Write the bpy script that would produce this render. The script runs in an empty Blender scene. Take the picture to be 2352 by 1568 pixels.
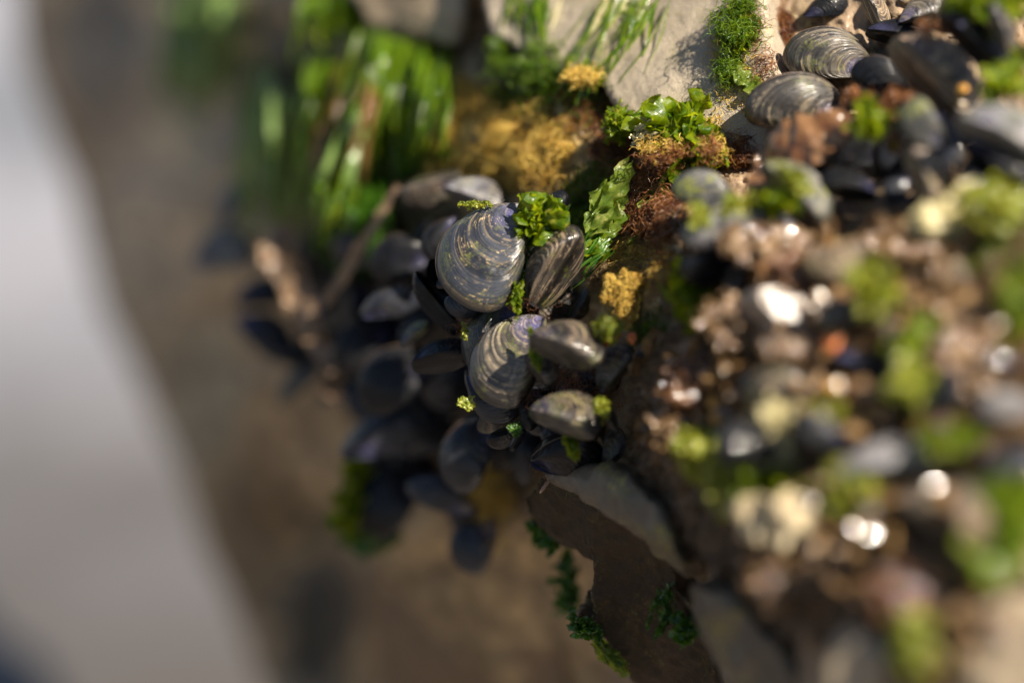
import bpy, bmesh, math, random
import numpy as np
from mathutils import Matrix, Vector

# ------------------------------------------------------------------ camera, sky, sun, exposure
sc = bpy.context.scene
COL = sc.collection
rnd = random.Random(7)
rng = np.random.default_rng(11)

PITCH = math.radians(25)
CAM_POS = np.array([0.0, 0.0, 1.15])
LENS, SENSOR, FOCUS = 85.0, 36.0, 0.868
KX = SENSOR / LENS
W0, H0 = 2352.0, 1568.0
CR = np.array([1.0, 0, 0])
CF = np.array([0.0, math.cos(PITCH), -math.sin(PITCH)])
CU = np.array([0.0, math.sin(PITCH), math.cos(PITCH)])
R3 = np.stack([CR, CF, CU], axis=1)            # columns: right, forward, up

camd = bpy.data.cameras.new("camera")
cam = bpy.data.objects.new("camera", camd)
COL.objects.link(cam)
cam.location = CAM_POS
cam.rotation_euler = (math.radians(90) - PITCH, 0, 0)
camd.lens, camd.sensor_width = LENS, SENSOR
camd.clip_start, camd.clip_end = 0.02, 500
camd.dof.use_dof = True
camd.dof.focus_distance = FOCUS
camd.dof.aperture_fstop = 1.8
sc.camera = cam

SUN_CAM = np.array([0.52, -0.66, 0.54])
SUN_CAM = SUN_CAM / np.linalg.norm(SUN_CAM)
SUN = R3 @ SUN_CAM
sund = bpy.data.lights.new("sun", 'SUN')
sund.energy = 5.0
sund.angle = math.radians(0.5)
sund.color = (1.0, 0.89, 0.74)
suno = bpy.data.objects.new("sun", sund)
COL.objects.link(suno)
suno.rotation_euler = Vector(SUN).to_track_quat('Z', 'Y').to_euler()

world = bpy.data.worlds.new("World")
sc.world = world
world.use_nodes = True
wn = world.node_tree
bg = wn.nodes["Background"]
sky = wn.nodes.new("ShaderNodeTexSky")
sky.sky_type = 'NISHITA'
sky.sun_disc = False
sky.sun_elevation = math.asin(SUN[2])
sky.sun_rotation = math.atan2(SUN[0], SUN[1])
wn.links.new(sky.outputs[0], bg.inputs[0])
bg.inputs[1].default_value = 0.044

sc.view_settings.view_transform = 'Standard'
sc.view_settings.look = 'None'
sc.view_settings.exposure = 1.2
sc.view_settings.gamma = 1
sc.render.engine = 'CYCLES'
sc.cycles.use_denoising = True
sc.cycles.max_bounces = 6
sc.cycles.transparent_max_bounces = 6
sc.cycles.caustics_reflective = False
sc.cycles.caustics_refractive = False

# ------------------------------------------------------------------ helpers
def cam2w(P):
    """points in the camera's axes (right, forward, up; metres) to world"""
    return np.asarray(P, float) @ R3.T + CAM_POS

def pt(px, py, d):
    px, py, d = np.broadcast_arrays(np.asarray(px, float), np.asarray(py, float), np.asarray(d, float))
    return np.stack([(px - W0 / 2) / W0 * KX * d, d, -(py - H0 / 2) / W0 * KX * d], axis=-1)

def m_per_px(d):
    return KX * d / W0

def hash3(ix, iy, iz, seed):
    h = (ix * 374761393 + iy * 668265263 + iz * 2147483647 + seed * 1274126177) & 0xFFFFFFFF
    h = ((h ^ (h >> 13)) * 1274126177) & 0xFFFFFFFF
    h = ((h ^ (h >> 16)) * 2246822519) & 0xFFFFFFFF
    return ((h ^ (h >> 15)) & 0xFFFFFF) / float(0xFFFFFF)

def vnoise(p, seed=0):
    p = np.asarray(p, float)
    i = np.floor(p).astype(np.int64)
    f = p - i
    f = f * f * (3 - 2 * f)
    r = 0
    for dx in (0, 1):
        for dy in (0, 1):
            for dz in (0, 1):
                w = (f[..., 0] if dx else 1 - f[..., 0]) * (f[..., 1] if dy else 1 - f[..., 1]) * (f[..., 2] if dz else 1 - f[..., 2])
                r = r + w * hash3(i[..., 0] + dx, i[..., 1] + dy, i[..., 2] + dz, seed)
    return r * 2 - 1

def fbm(p, seed=0, octv=4, gain=0.5):
    p = np.asarray(p, float)
    a, s, r = 1.0, 1.0, 0
    for o in range(octv):
        r = r + a * vnoise(p * s + 17.3 * o, seed + o)
        a *= gain
        s *= 2.03
    return r

def p2(px, py):
    px, py = np.broadcast_arrays(np.asarray(px, float), np.asarray(py, float))
    return np.stack([px, py, np.zeros_like(px)], axis=-1)

class TPS:
    def __init__(self, pts, smooth=0.002):
        a = np.array(pts, float)
        self.xy = a[:, :2] / 1000
        n = len(a)
        K = self.U(np.linalg.norm(self.xy[:, None] - self.xy[None], axis=-1)) + smooth * np.eye(n)
        P = np.concatenate([np.ones((n, 1)), self.xy], 1)
        A = np.block([[K, P], [P.T, np.zeros((3, 3))]])
        self.c = np.linalg.solve(A, np.concatenate([a[:, 2], np.zeros(3)]))
    @staticmethod
    def U(r):
        return r * r * np.log(np.maximum(r, 1e-9))
    def __call__(self, px, py):
        px, py = np.broadcast_arrays(np.asarray(px, float), np.asarray(py, float))
        q = np.stack([px, py], -1) / 1000
        v = self.c[-3] + q @ self.c[-2:]
        for i in range(len(self.xy)):
            v = v + self.c[i] * self.U(np.linalg.norm(q - self.xy[i], axis=-1))
        return v

def new_mesh(name, V, F, world=True, smooth=True, uv=None, col=None):
    me = bpy.data.meshes.new(name)
    V = np.asarray(V, float)
    if world:
        V = cam2w(V)
    if isinstance(F, np.ndarray):
        F = F.astype(np.int32)
        nf, k = F.shape
        me.vertices.add(len(V))
        me.vertices.foreach_set("co", V.astype(np.float32).ravel())
        me.loops.add(nf * k)
        me.loops.foreach_set("vertex_index", F.ravel())
        me.polygons.add(nf)
        me.polygons.foreach_set("loop_start", np.arange(0, nf * k, k, dtype=np.int32))
        me.update(calc_edges=True)
        me.validate()
    else:
        me.from_pydata(V.tolist(), [], F)
    if uv is not None:
        l = me.uv_layers.new(name="UVMap")
        idx = np.empty(len(me.loops), np.int32)
        me.loops.foreach_get("vertex_index", idx)
        l.data.foreach_set("uv", np.asarray(uv, np.float32)[idx].ravel())
    if col is not None:
        a = me.color_attributes.new("tint", 'FLOAT_COLOR', 'POINT')
        c = np.ones((len(V), 4), np.float32)
        c[:, :3] = col
        a.data.foreach_set("color", c.ravel())
    if smooth:
        me.polygons.foreach_set("use_smooth", [True] * len(me.polygons))
    me.update()
    return me

def link(name, me, mat=None, parent=None):
    o = bpy.data.objects.new(name, me)
    COL.objects.link(o)
    if mat is not None and me is not None:
        if len(me.materials) == 0:
            me.materials.append(mat)
        o.material_slots[0].link = 'OBJECT'
        o.material_slots[0].material = mat
    if parent is not None:
        o.parent = parent
    return o

def tag(o, label=None, cat=None, group=None, kind=None):
    if label: o["label"] = label
    if cat: o["category"] = cat
    if group: o["group"] = group
    if kind: o["kind"] = kind
    return o

def grid_faces(n, m, off=0):
    i, j = np.meshgrid(np.arange(n - 1), np.arange(m - 1), indexing='ij')
    a = i * m + j
    return (np.stack([a, a + 1, a + m + 1, a + m], -1).reshape(-1, 4) + off)

# ------------------------------------------------------------------ materials
class NT:
    def __init__(self, name):
        self.m = bpy.data.materials.new(name)
        self.m.use_nodes = True
        self.t = self.m.node_tree
        self.b = self.t.nodes["Principled BSDF"]
        self.out = self.t.nodes["Material Output"]
    def n(self, kind, **kw):
        x = self.t.nodes.new(kind)
        for k, v in kw.items():
            if k.startswith("_"):
                x.inputs[k[1:].replace("_", " ")].default_value = v
            else:
                setattr(x, k, v)
        return x
    def l(self, a, b):
        self.t.links.new(a, b)
    def set(self, sock, v):
        if isinstance(v, bpy.types.NodeSocket):
            self.l(v, sock)
        else:
            sock.default_value = v
    def noise(self, vec, scale, detail=4, rough=0.6, dist=0.0):
        x = self.n("ShaderNodeTexNoise")
        self.l(vec, x.inputs["Vector"])
        x.inputs["Scale"].default_value = scale
        x.inputs["Detail"].default_value = detail
        x.inputs["Roughness"].default_value = rough
        x.inputs["Distortion"].default_value = dist
        return x.outputs["Fac"]
    def ramp(self, fac, lo, hi, a=0.0, b=1.0):
        x = self.n("ShaderNodeMapRange", interpolation_type='SMOOTHSTEP')
        self.l(fac, x.inputs["Value"])
        x.inputs["From Min"].default_value = lo
        x.inputs["From Max"].default_value = hi
        x.inputs["To Min"].default_value = a
        x.inputs["To Max"].default_value = b
        return x.outputs["Result"]
    def mix(self, fac, a, b, mode='MIX'):
        x = self.n("ShaderNodeMix", data_type='RGBA', blend_type=mode)
        self.set(x.inputs[0], fac)
        for s, v in ((x.inputs[6], a), (x.inputs[7], b)):
            if isinstance(v, tuple):
                v = (*v, 1.0) if len(v) == 3 else v
            self.set(s, v)
        return x.outputs[2]
    def math(self, op, a, b=0.0):
        x = self.n("ShaderNodeMath", operation=op)
        self.set(x.inputs[0], a)
        self.set(x.inputs[1], b)
        return x.outputs[0]
    def bump(self, h, strength=0.5, dist=0.001, prev=None):
        x = self.n("ShaderNodeBump")
        x.inputs["Strength"].default_value = strength
        x.inputs["Distance"].default_value = dist
        self.l(h, x.inputs["Height"])
        if prev is not None:
            self.l(prev, x.inputs["Normal"])
        return x.outputs[0]

def rock_mat(name, base, dark, light, rough=0.55, speck=0.5, wet=0.0, tint=False, scale=1.0, edge=None, film=0.0, spec=0.35):
    k = NT(name)
    geo = k.n("ShaderNodeNewGeometry").outputs["Position"]
    big = k.noise(geo, 28 * scale, 5, 0.65)
    mid = k.noise(geo, 130 * scale, 5, 0.7)
    fine = k.noise(geo, 1400, 3, 0.7)
    grain = k.noise(geo, 3200, 2, 0.6)
    src = base
    if tint:
        src = k.n("ShaderNodeVertexColor", layer_name="tint").outputs[0]
    c = k.mix(k.ramp(big, 0.35, 0.7), src, k.mix(0.5, src, dark))
    c = k.mix(k.ramp(mid, 0.5, 0.75, 0, 0.55), c, dark)
    c = k.mix(k.ramp(fine, 0.55, 0.72, 0, speck), c, light)
    c = k.mix(k.ramp(grain, 0.36, 0.24, 0, 0.7 * speck), c, dark)
    if film:
        fm = k.math('MULTIPLY', k.ramp(k.noise(geo, 45, 5, 0.7, .4), 0.52, 0.66), k.ramp(k.noise(geo, 700, 4, .7), 0.46, 0.6))
        c = k.mix(k.math('MULTIPLY', fm, film), c, (0.3, 0.27, 0.05))
        pit = k.ramp(k.noise(geo, 420, 3, 0.75), 0.30, 0.22)
        c = k.mix(k.math('MULTIPLY', pit, .7), c, dark)
    if edge:
        pn = k.n("ShaderNodeNewGeometry").outputs["Pointiness"]
        c = k.mix(k.math('MULTIPLY', k.ramp(pn, 0.53, 0.6), k.ramp(fine, .4, .55)), c, edge)  # lit rims painted as a paler colour along sharp edges
    k.l(c, k.b.inputs["Base Color"])
    k.set(k.b.inputs["Roughness"], k.ramp(grain, 0.3, 0.8, rough + 0.12, rough - 0.22))
    k.b.inputs["Specular IOR Level"].default_value = spec
    b = k.bump(mid, 0.5, 0.0025)
    b = k.bump(fine, 0.55, 0.0006, b)
    b = k.bump(grain, 0.5, 0.00035, b)
    k.l(b, k.b.inputs["Normal"])
    if wet:
        k.b.inputs["Coat Weight"].default_value = wet
        k.b.inputs["Coat Roughness"].default_value = 0.18
    return k.m

def shell_mat(name, base, mid, tan, wear, purple=0.3, rough=0.3, algae=0.0, freq=42.0, bumpd=0.0006, white=0.0, bands=0.5, spec=0.6, coat=0.3, crough=0.22):
    """growth lines follow the shell's own u (umbo to margin)"""
    k = NT(name)
    uv = k.n("ShaderNodeUVMap", uv_map="UVMap").outputs[0]
    inf = k.n("ShaderNodeObjectInfo")
    sep = k.n("ShaderNodeSeparateXYZ")
    k.l(uv, sep.inputs[0])
    u, v = sep.outputs[0], sep.outputs[1]
    off = k.math('MULTIPLY', inf.outputs["Random"], 37.0)
    geo = k.n("ShaderNodeNewGeometry").outputs["Position"]
    wob = k.noise(geo, 90, 3, 0.6)
    uu = k.math('ADD', u, k.math('MULTIPLY', wob, 0.012))
    def streak(fu, fv, det, o=0.0, rg=0.6):
        cx = k.n("ShaderNodeCombineXYZ")
        k.l(k.math('MULTIPLY', uu, fu), cx.inputs[0])
        k.l(k.math('MULTIPLY', v, fv), cx.inputs[1])
        k.l(k.math('ADD', off, o), cx.inputs[2])
        return k.noise(cx.outputs[0], 1.0, det, rg)
    s1 = streak(freq, 1.6, 3)
    s2 = streak(freq * 2.2, 2.5, 2, 5.0)
    s3 = streak(freq * 0.2, 1.3, 2, 9.0)
    s4 = streak(freq * 2.2, 34.0, 3, 13.0, 0.7)
    patch = k.noise(geo, 130, 5, 0.7, 0.6)
    fleck = k.noise(geo, 1000, 3, 0.65)
    c = k.mix(k.ramp(s3, 0.38, 0.66), base, mid)
    c = k.mix(k.ramp(s2, 0.5, 0.66, 0, 0.7), c, tuple(x * 0.4 for x in base))
    pm = k.math('MULTIPLY', k.ramp(u, 0.5, 0.18), k.ramp(patch, 0.35, 0.6))
    c = k.mix(k.math('MULTIPLY', pm, purple), c, (0.075, 0.075, 0.19))
    zone = k.ramp(k.math('ADD', patch, k.math('MULTIPLY', s3, 0.6)), 0.98 - 0.42 * wear, 1.08 - 0.36 * wear)
    wm = k.math('MULTIPLY', k.ramp(s1, 0.62 - 0.2 * wear, 0.72 - 0.14 * wear), zone)
    c = k.mix(k.math('MULTIPLY', wm, bands), c, tan)
    fl = k.math('MULTIPLY', k.ramp(s4, 0.62 - .06 * wear, 0.67 - .04 * wear), k.ramp(patch, 0.47, 0.58))
    c = k.mix(k.math('MULTIPLY', fl, min(1.0, 0.5 + wear * 0.5)), c, tuple(min(1, x * 1.3) for x in tan))
    if white:
        c = k.mix(k.math('MULTIPLY', k.ramp(k.noise(geo, 70, 3), 0.42, 0.6), white), c, (0.4, 0.4, 0.42))
    if algae:
        am = k.math('MULTIPLY', k.ramp(k.noise(geo, 110, 4, 0.7), 0.52, 0.62), k.ramp(fleck, 0.42, 0.55))
        c = k.mix(k.math('MULTIPLY', am, algae), c, (0.2, 0.22, 0.03))
    silt = k.math('MULTIPLY', k.ramp(k.noise(geo, 55, 5, 0.7, 0.5), 0.55, 0.68), k.ramp(k.noise(geo, 420, 3, 0.7), 0.4, 0.62))
    c = k.mix(k.math('MULTIPLY', silt, 0.55 * wear), c, (0.26, 0.21, 0.14))
    c = k.mix(k.ramp(u, 0.955, 0.995, 0, .8), c, tuple(x * .3 for x in base))
    k.l(c, k.b.inputs["Base Color"])
    k.set(k.b.inputs["Roughness"], k.ramp(s2, 0.3, 0.7, rough, rough + 0.2))
    k.b.inputs["Specular IOR Level"].default_value = spec
    k.b.inputs["Coat Weight"].default_value = coat
    k.b.inputs["Coat Roughness"].default_value = crough
    k.b.inputs["Coat IOR"].default_value = 1.4
    b = k.bump(s1, 0.7, bumpd)
    b = k.bump(s2, 0.6, bumpd * 0.5, b)
    b = k.bump(fleck, 0.35, 0.0003, b)
    k.l(b, k.b.inputs["Normal"])
    return k.m

def weed_mat(name, c1, c2, rough=0.2, trans=0.45, bumpd=0.0004, scale=260, coat=0.5, tc=None, stain=None, spec=.55):
    k = NT(name)
    geo = k.n("ShaderNodeNewGeometry").outputs["Position"]
    n1 = k.noise(geo, scale, 4, 0.65)
    n2 = k.noise(geo, scale * 6, 3, 0.6)
    c = k.mix(k.ramp(n1, 0.35, 0.68), c1, c2)
    if stain:
        c = k.mix(k.ramp(k.noise(geo, 170, 4, .7), 0.56, 0.68), c, stain)
    k.l(c, k.b.inputs["Base Color"])
    k.b.inputs["Roughness"].default_value = rough
    k.b.inputs["Specular IOR Level"].default_value = spec
    k.b.inputs["Coat Weight"].default_value = coat
    k.b.inputs["Coat Roughness"].default_value = 0.07
    b = k.bump(n2, 0.4, bumpd)
    k.l(b, k.b.inputs["Normal"])
    if trans:
        tr = k.n("ShaderNodeBsdfTranslucent")
        if tc is None:
            tc = tuple(min(0.9, x * 1.9) for x in c2)
        k.set(tr.inputs[0], k.mix(k.ramp(n1, 0.3, 0.7), tuple(x * 0.6 for x in tc), tc))
        k.l(b, tr.inputs["Normal"])
        mx = k.n("ShaderNodeMixShader")
        mx.inputs[0].default_value = trans
        k.l(k.b.outputs[0], mx.inputs[1])
        k.l(tr.outputs[0], mx.inputs[2])
        k.l(mx.outputs[0], k.out.inputs[0])
    return k.m

M = {}
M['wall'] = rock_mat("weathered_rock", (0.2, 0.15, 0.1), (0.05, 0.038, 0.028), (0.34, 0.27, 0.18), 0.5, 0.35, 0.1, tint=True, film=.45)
M['pale'] = rock_mat("pale_sandstone", (0.36, 0.305, 0.23), (0.22, 0.18, 0.13), (0.62, 0.55, 0.42), 0.55, 0.75, film=.5)
M['buff'] = rock_mat("buff_sandstone", (0.36, 0.29, 0.2), (0.18, 0.13, 0.08), (0.5, 0.42, 0.3), 0.55, 0.4)
M['cream'] = rock_mat("cream_crust", (0.58, 0.48, 0.3), (0.32, 0.22, 0.1), (0.75, 0.68, 0.52), 0.45, 0.5, 0.2)
M['ledge'] = rock_mat("shaded_slate", (0.05, 0.034, 0.02), (0.02, 0.013, 0.008), (0.3, 0.23, 0.14), 0.5, 0.16, 0.0, edge=(0.3, 0.22, 0.13), film=.22, spec=.14)  # ledge's shade put into the dark base, lit rims into the edge colour
M['shoulder'] = rock_mat("grey_shoulder_rock", (0.14, 0.115, 0.082), (0.06, 0.047, 0.033), (0.3, 0.25, 0.17), 0.4, 0.45, 0.3, film=.9, spec=.2)
M['brown_rock'] = rock_mat("brown_boulder", (0.24, 0.15, 0.08), (0.1, 0.06, 0.03), (0.3, 0.2, 0.11), 0.5, 0.25)
M['dark'] = shell_mat("blue_black_shell", (0.004, 0.0043, 0.0055), (0.009, 0.010, 0.013), (0.14, 0.115, 0.085), 0.06, 0.3, 0.34, freq=34, spec=.12, coat=.42, crough=.08)
M['blue'] = shell_mat("blue_shell", (0.007, 0.009, 0.014), (0.02, 0.025, 0.038), (0.22, 0.19, 0.14), 0.18, 0.7, 0.32, freq=34, white=0.03, spec=.18, coat=.6, crough=.08)
M['worn'] = shell_mat("worn_shell", (0.016, 0.018, 0.024), (0.05, 0.055, 0.068), (0.42, 0.31, 0.16), 0.62, 1.0, 0.22, 0.3, 34, bands=.3)
M['ringed'] = shell_mat("ringed_shell", (0.03, 0.027, 0.024), (0.085, 0.075, 0.062), (0.34, 0.27, 0.18), 0.7, 0.9, 0.25, 0.3, 30, 0.001, bands=.5)
M['striped'] = shell_mat("striped_shell", (0.014, 0.012, 0.011), (0.05, 0.043, 0.037), (0.3, 0.22, 0.145), 0.66, 0.3, 0.3, 0.25, 32, 0.001, bands=.6, spec=.35, coat=.6, crough=.12)
M['tan'] = shell_mat("tan_striped_shell", (0.03, 0.022, 0.016), (0.11, 0.08, 0.055), (0.42, 0.3, 0.18), 0.85, 0.3, 0.26, 0.25, 26, 0.0012, bands=.75)
M['pale_shell'] = shell_mat("pale_shell", (0.05, 0.05, 0.058), (0.14, 0.135, 0.15), (0.45, 0.36, 0.24), 0.6, 0.6, 0.27, 0.4, 40, 0.0008, white=0.25)
M['mossy_shell'] = shell_mat("mossy_shell", (0.035, 0.037, 0.04), (0.09, 0.09, 0.095), (0.32, 0.29, 0.14), 0.6, 0.5, 0.28, 1.0, 40, 0.0008, white=0.05)
M['inside'] = shell_mat("shell_inside", (0.02, 0.022, 0.035), (0.05, 0.05, 0.075), (0.14, 0.12, 0.14), 0.3, 0.5, 0.15)
M['lettuce'] = weed_mat("sea_lettuce", (0.05, 0.13, 0.003), (0.21, 0.28, 0.006), 0.3, 0.6, coat=.14, spec=.35, tc=(0.5, 0.58, 0.015), stain=(0.42, 0.36, 0.06))
M['lettuce_pale'] = weed_mat("pale_sea_lettuce", (0.12, 0.2, 0.025), (0.25, 0.32, 0.05), 0.3, 0.6, coat=.14, spec=.35, tc=(0.5, 0.6, 0.07), stain=(0.4, 0.4, 0.12))
M['yellow_green'] = weed_mat("yellow_green_weed", (0.14, 0.2, 0.012), (0.4, 0.4, 0.05), 0.22, 0.4, tc=(0.65, 0.62, 0.06))
M['deep_green'] = weed_mat("deep_green_weed", (0.035, 0.11, 0.008), (0.10, 0.21, 0.02), 0.26, 0.4, tc=(0.13, 0.34, 0.02))
M['strand'] = weed_mat("green_strands", (0.05, 0.14, 0.005), (0.19, 0.28, 0.012), 0.2, 0.5, tc=(0.45, 0.58, 0.02))
M['strand_pale'] = weed_mat("pale_green_strands", (0.12, 0.21, 0.05), (0.26, 0.36, 0.12), 0.2, 0.35, tc=(0.4, 0.55, 0.15))
M['ochre'] = weed_mat("ochre_turf", (0.5, 0.28, 0.04), (0.8, 0.56, 0.13), 0.4, 0.3, scale=160, coat=0.25)
M['red'] = weed_mat("red_turf", (0.09, 0.025, 0.01), (0.42, 0.2, 0.07), 0.25, 0.35, scale=200)
M['brown'] = weed_mat("brown_turf", (0.11, 0.062, 0.026), (0.34, 0.22, 0.11), 0.16, 0.25, scale=140, coat=1.0)
M['straw'] = weed_mat("straw_fuzz", (0.22, 0.14, 0.06), (0.5, 0.36, 0.17), 0.4, 0.3, coat=0.2)
M['wet_blade'] = weed_mat("wet_brown_blades", (0.1, 0.052, 0.02), (0.36, 0.22, 0.09), 0.2, 0.2, bumpd=0.00004, scale=140, coat=1.0)
M['cream_weed'] = weed_mat("bleached_weed", (0.5, 0.42, 0.18), (0.75, 0.68, 0.4), 0.3, 0.35, coat=0.3)
M['kelp'] = weed_mat("brown_kelp", (0.09, 0.035, 0.013), (0.28, 0.15, 0.065), 0.13, 0.3, 0.0005, 120, 1.0, tc=(0.42, 0.2, 0.06))
M['dry_kelp'] = weed_mat("dry_brown_kelp", (0.13, 0.08, 0.045), (0.27, 0.175, 0.1), 0.35, 0.2, 0.0008, 120, 0.3)
M['orange'] = weed_mat("orange_shell", (0.6, 0.14, 0.03), (0.75, 0.28, 0.07), 0.25, 0.1, 0.0002, 300, 0.6)
M['amber'] = weed_mat("amber_shell", (0.6, 0.28, 0.04), (0.8, 0.45, 0.08), 0.25, 0.2, 0.0002, 300, 0.6)
M['twig'] = weed_mat("pale_twig", (0.42, 0.25, 0.15), (0.55, 0.36, 0.24), 0.5, 0.0, 0.0003, 500, 0.0)
M['lig'] = weed_mat("horny_ligament", (0.03, 0.018, 0.01), (0.08, 0.05, 0.03), 0.4, 0.0, 0.0003, 300, 0.2)
M['flesh'] = weed_mat("mantle", (0.25, 0.08, 0.03), (0.4, 0.17, 0.08), 0.2, 0.2, 0.0003, 300, 0.8)

# ------------------------------------------------------------------ the rock wall: a solid with real depth
WALL = TPS([
    (0, -300, 1.62), (500, -300, 1.27), (1100, -300, 1.04), (1700, -300, .945), (2352, -300, .90), (2900, -300, .87),
    (0, 0, 1.55), (180, 0, 1.42), (400, 0, 1.27), (600, 0, 1.13), (850, 0, 1.055), (1100, 0, 1.01), (1300, 0, .98), (1500, 0, .94), (1700, 0, .905), (1900, 0, .885), (2352, 0, .86), (2900, 0, .83),
    (150, 250, 1.5), (300, 250, 1.36), (450, 250, 1.24), (600, 250, 1.13), (800, 250, 1.06), (1000, 250, .975), (1200, 250, .937), (1400, 240, .912), (1550, 250, .915), (1700, 250, .90), (1850, 250, .88), (2100, 250, .85), (2352, 250, .82), (2900, 250, .77),
    (230, 500, 1.55), (400, 450, 1.27), (600, 450, 1.13), (900, 450, 1.0), (1150, 450, .935), (1350, 450, .897), (1500, 450, .875), (1600, 450, .858), (1800, 450, .845), (2100, 450, .805), (2352, 450, .775), (2900, 450, .73),
    (260, 700, 1.55), (450, 650, 1.27), (700, 650, 1.09), (1000, 650, .98), (1300, 650, .893), (1400, 650, .871), (1500, 650, .853), (1700, 650, .82), (1900, 650, .79), (2352, 650, .745), (2900, 650, .70),
    (350, 900, 1.52), (550, 900, 1.28), (800, 900, 1.08), (1000, 900, 1.0), (1250, 900, .93), (1400, 900, .877), (1500, 900, .846), (1700, 900, .795), (2000, 900, .755), (2352, 900, .725), (2900, 900, .68),
    (430, 1100, 1.47), (650, 1100, 1.27), (800, 1100, 1.13), (1000, 1100, 1.04), (1200, 1100, .96), (1300, 1100, .925), (1450, 1100, .865), (1650, 1100, .79), (2000, 1100, .738), (2352, 1100, .705), (2900, 1100, .66),
    (520, 1300, 1.43), (700, 1250, 1.34), (760, 1300, 1.31), (850, 1300, 1.17), (1000, 1300, 1.09), (1150, 1300, 1.03), (1400, 1300, .96), (1550, 1300, .87), (1700, 1300, .79), (2000, 1300, .725), (2352, 1300, .69), (2900, 1300, .65),
    (650, 1568, 1.38), (760, 1500, 1.34), (880, 1568, 1.27), (1000, 1568, 1.17), (1200, 1568, 1.09), (1400, 1568, 1.02), (1600, 1568, .91), (1750, 1568, .79), (2000, 1568, .71), (2352, 1568, .675), (2900, 1568, .64),
    (800, 1900, 1.34), (1200, 1900, 1.15), (1700, 1900, .84), (2352, 1900, .67), (2900, 1900, .63)])
SIL = np.array([(-500, 10), (-200, 20), (0, 38), (150, 62), (250, 96), (400, 156), (550, 196), (650, 220), (780, 270), (900, 326), (1050, 402), (1300, 492), (1568, 606), (1900, 750), (2200, 880)], float)

def sil_x(py):
    return np.interp(py, SIL[:, 0], SIL[:, 1])

def wall_d(px, py, fine=True):
    q = p2(px, py)
    d = WALL(px, py)
    amp = np.clip(d - 0.6, 0.2, 0.6) / 0.3
    d = d + 0.008 * amp * fbm(q / 170.0, 3, 2)
    if fine:
        r = np.abs(fbm(q / 60.0, 9, 3))
        d = d + 0.0035 * r - 0.0015 + 0.0012 * fbm(q / 14.0, 21, 2)
    return d

def wall_n(px, py):
    e = 6.0
    a = pt(px + e, py, wall_d(px + e, py, False)) - pt(px - e, py, wall_d(px - e, py, False))
    b = pt(px, py - e, wall_d(px, py - e, False)) - pt(px, py + e, wall_d(px, py + e, False))
    n = np.cross(a, b)
    n /= np.linalg.norm(n, axis=-1, keepdims=True)
    return np.where((n[..., 1:2] > 0), -n, n)

# pigment of the wall: lichens, ochre crust, bare stone; shade and sunlit tone painted in
TINTS = [  # px, py, rx, ry, colour, strength
    (1120, 300, 170, 110, (0.42, 0.27, 0.07), .9), (1250, 330, 120, 90, (0.38, 0.26, 0.08), .8), (1010, 260, 70, 80, (0.42, 0.3, 0.08), .8),
    (1430, 670, 60, 80, (0.5, 0.35, 0.08), .95), (1480, 640, 90, 60, (0.25, 0.19, 0.1), .6),
    (1350, 200, 70, 60, (0.4, 0.24, 0.06), .8), (1180, 130, 100, 110, (0.05, 0.035, 0.025), .8),  # dark blob: shadow under the slab's overhang painted in
    (700, 250, 230, 220, (0.05, 0.045, 0.025), .8), (900, 700, 250, 300, (0.03, 0.028, 0.026), .9), (1150, 1050, 260, 160, (0.04, 0.032, 0.026), .8),  # darkest two: shade behind the mussel pile painted in
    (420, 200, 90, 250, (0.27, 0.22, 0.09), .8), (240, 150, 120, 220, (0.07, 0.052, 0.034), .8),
    (330, 500, 110, 260, (0.5, 0.34, 0.17), .85), (1320, 650, 110, 70, (0.3, 0.22, 0.09), .9), (1520, 620, 120, 80, (0.42, 0.31, 0.16), .8), (690, 1180, 40, 130, (0.55, 0.4, 0.2), .8), (1250, 880, 190, 160, (0.02, 0.016, 0.012), .9), (850, 620, 200, 130, (0.02, 0.016, 0.012), .9), (480, 900, 90, 180, (0.34, 0.29, 0.18), .8), (620, 1050, 140, 130, (0.4, 0.27, 0.14), .8),  # sunlit tone of bare rock and black shade in mussel gaps painted in
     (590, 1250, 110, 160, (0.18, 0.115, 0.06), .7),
    (735, 1420, 85, 210, (0.012, 0.011, 0.01), .97), (2140, 640, 130, 90, (0.4, 0.32, 0.2), .9), (1640, 820, 120, 120, (0.22, 0.13, 0.08), .7), (1480, 980, 80, 140, (0.45, 0.37, 0.24), .8),  # hollow's shade painted dark, half-lit stone by the cluster painted pale
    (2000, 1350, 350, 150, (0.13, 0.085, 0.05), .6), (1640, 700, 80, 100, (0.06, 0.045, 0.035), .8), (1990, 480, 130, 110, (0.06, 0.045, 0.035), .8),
]

def wall_colour(px, py):
    q = p2(px, py)
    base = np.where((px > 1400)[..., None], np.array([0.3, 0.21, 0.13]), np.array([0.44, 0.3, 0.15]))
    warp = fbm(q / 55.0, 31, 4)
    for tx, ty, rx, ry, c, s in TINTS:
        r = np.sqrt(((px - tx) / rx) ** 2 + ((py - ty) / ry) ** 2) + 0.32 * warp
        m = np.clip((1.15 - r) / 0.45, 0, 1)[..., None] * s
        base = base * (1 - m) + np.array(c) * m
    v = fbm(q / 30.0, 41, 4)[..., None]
    return np.clip(base * (1 + 0.55 * v), 0.008, 1)

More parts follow.
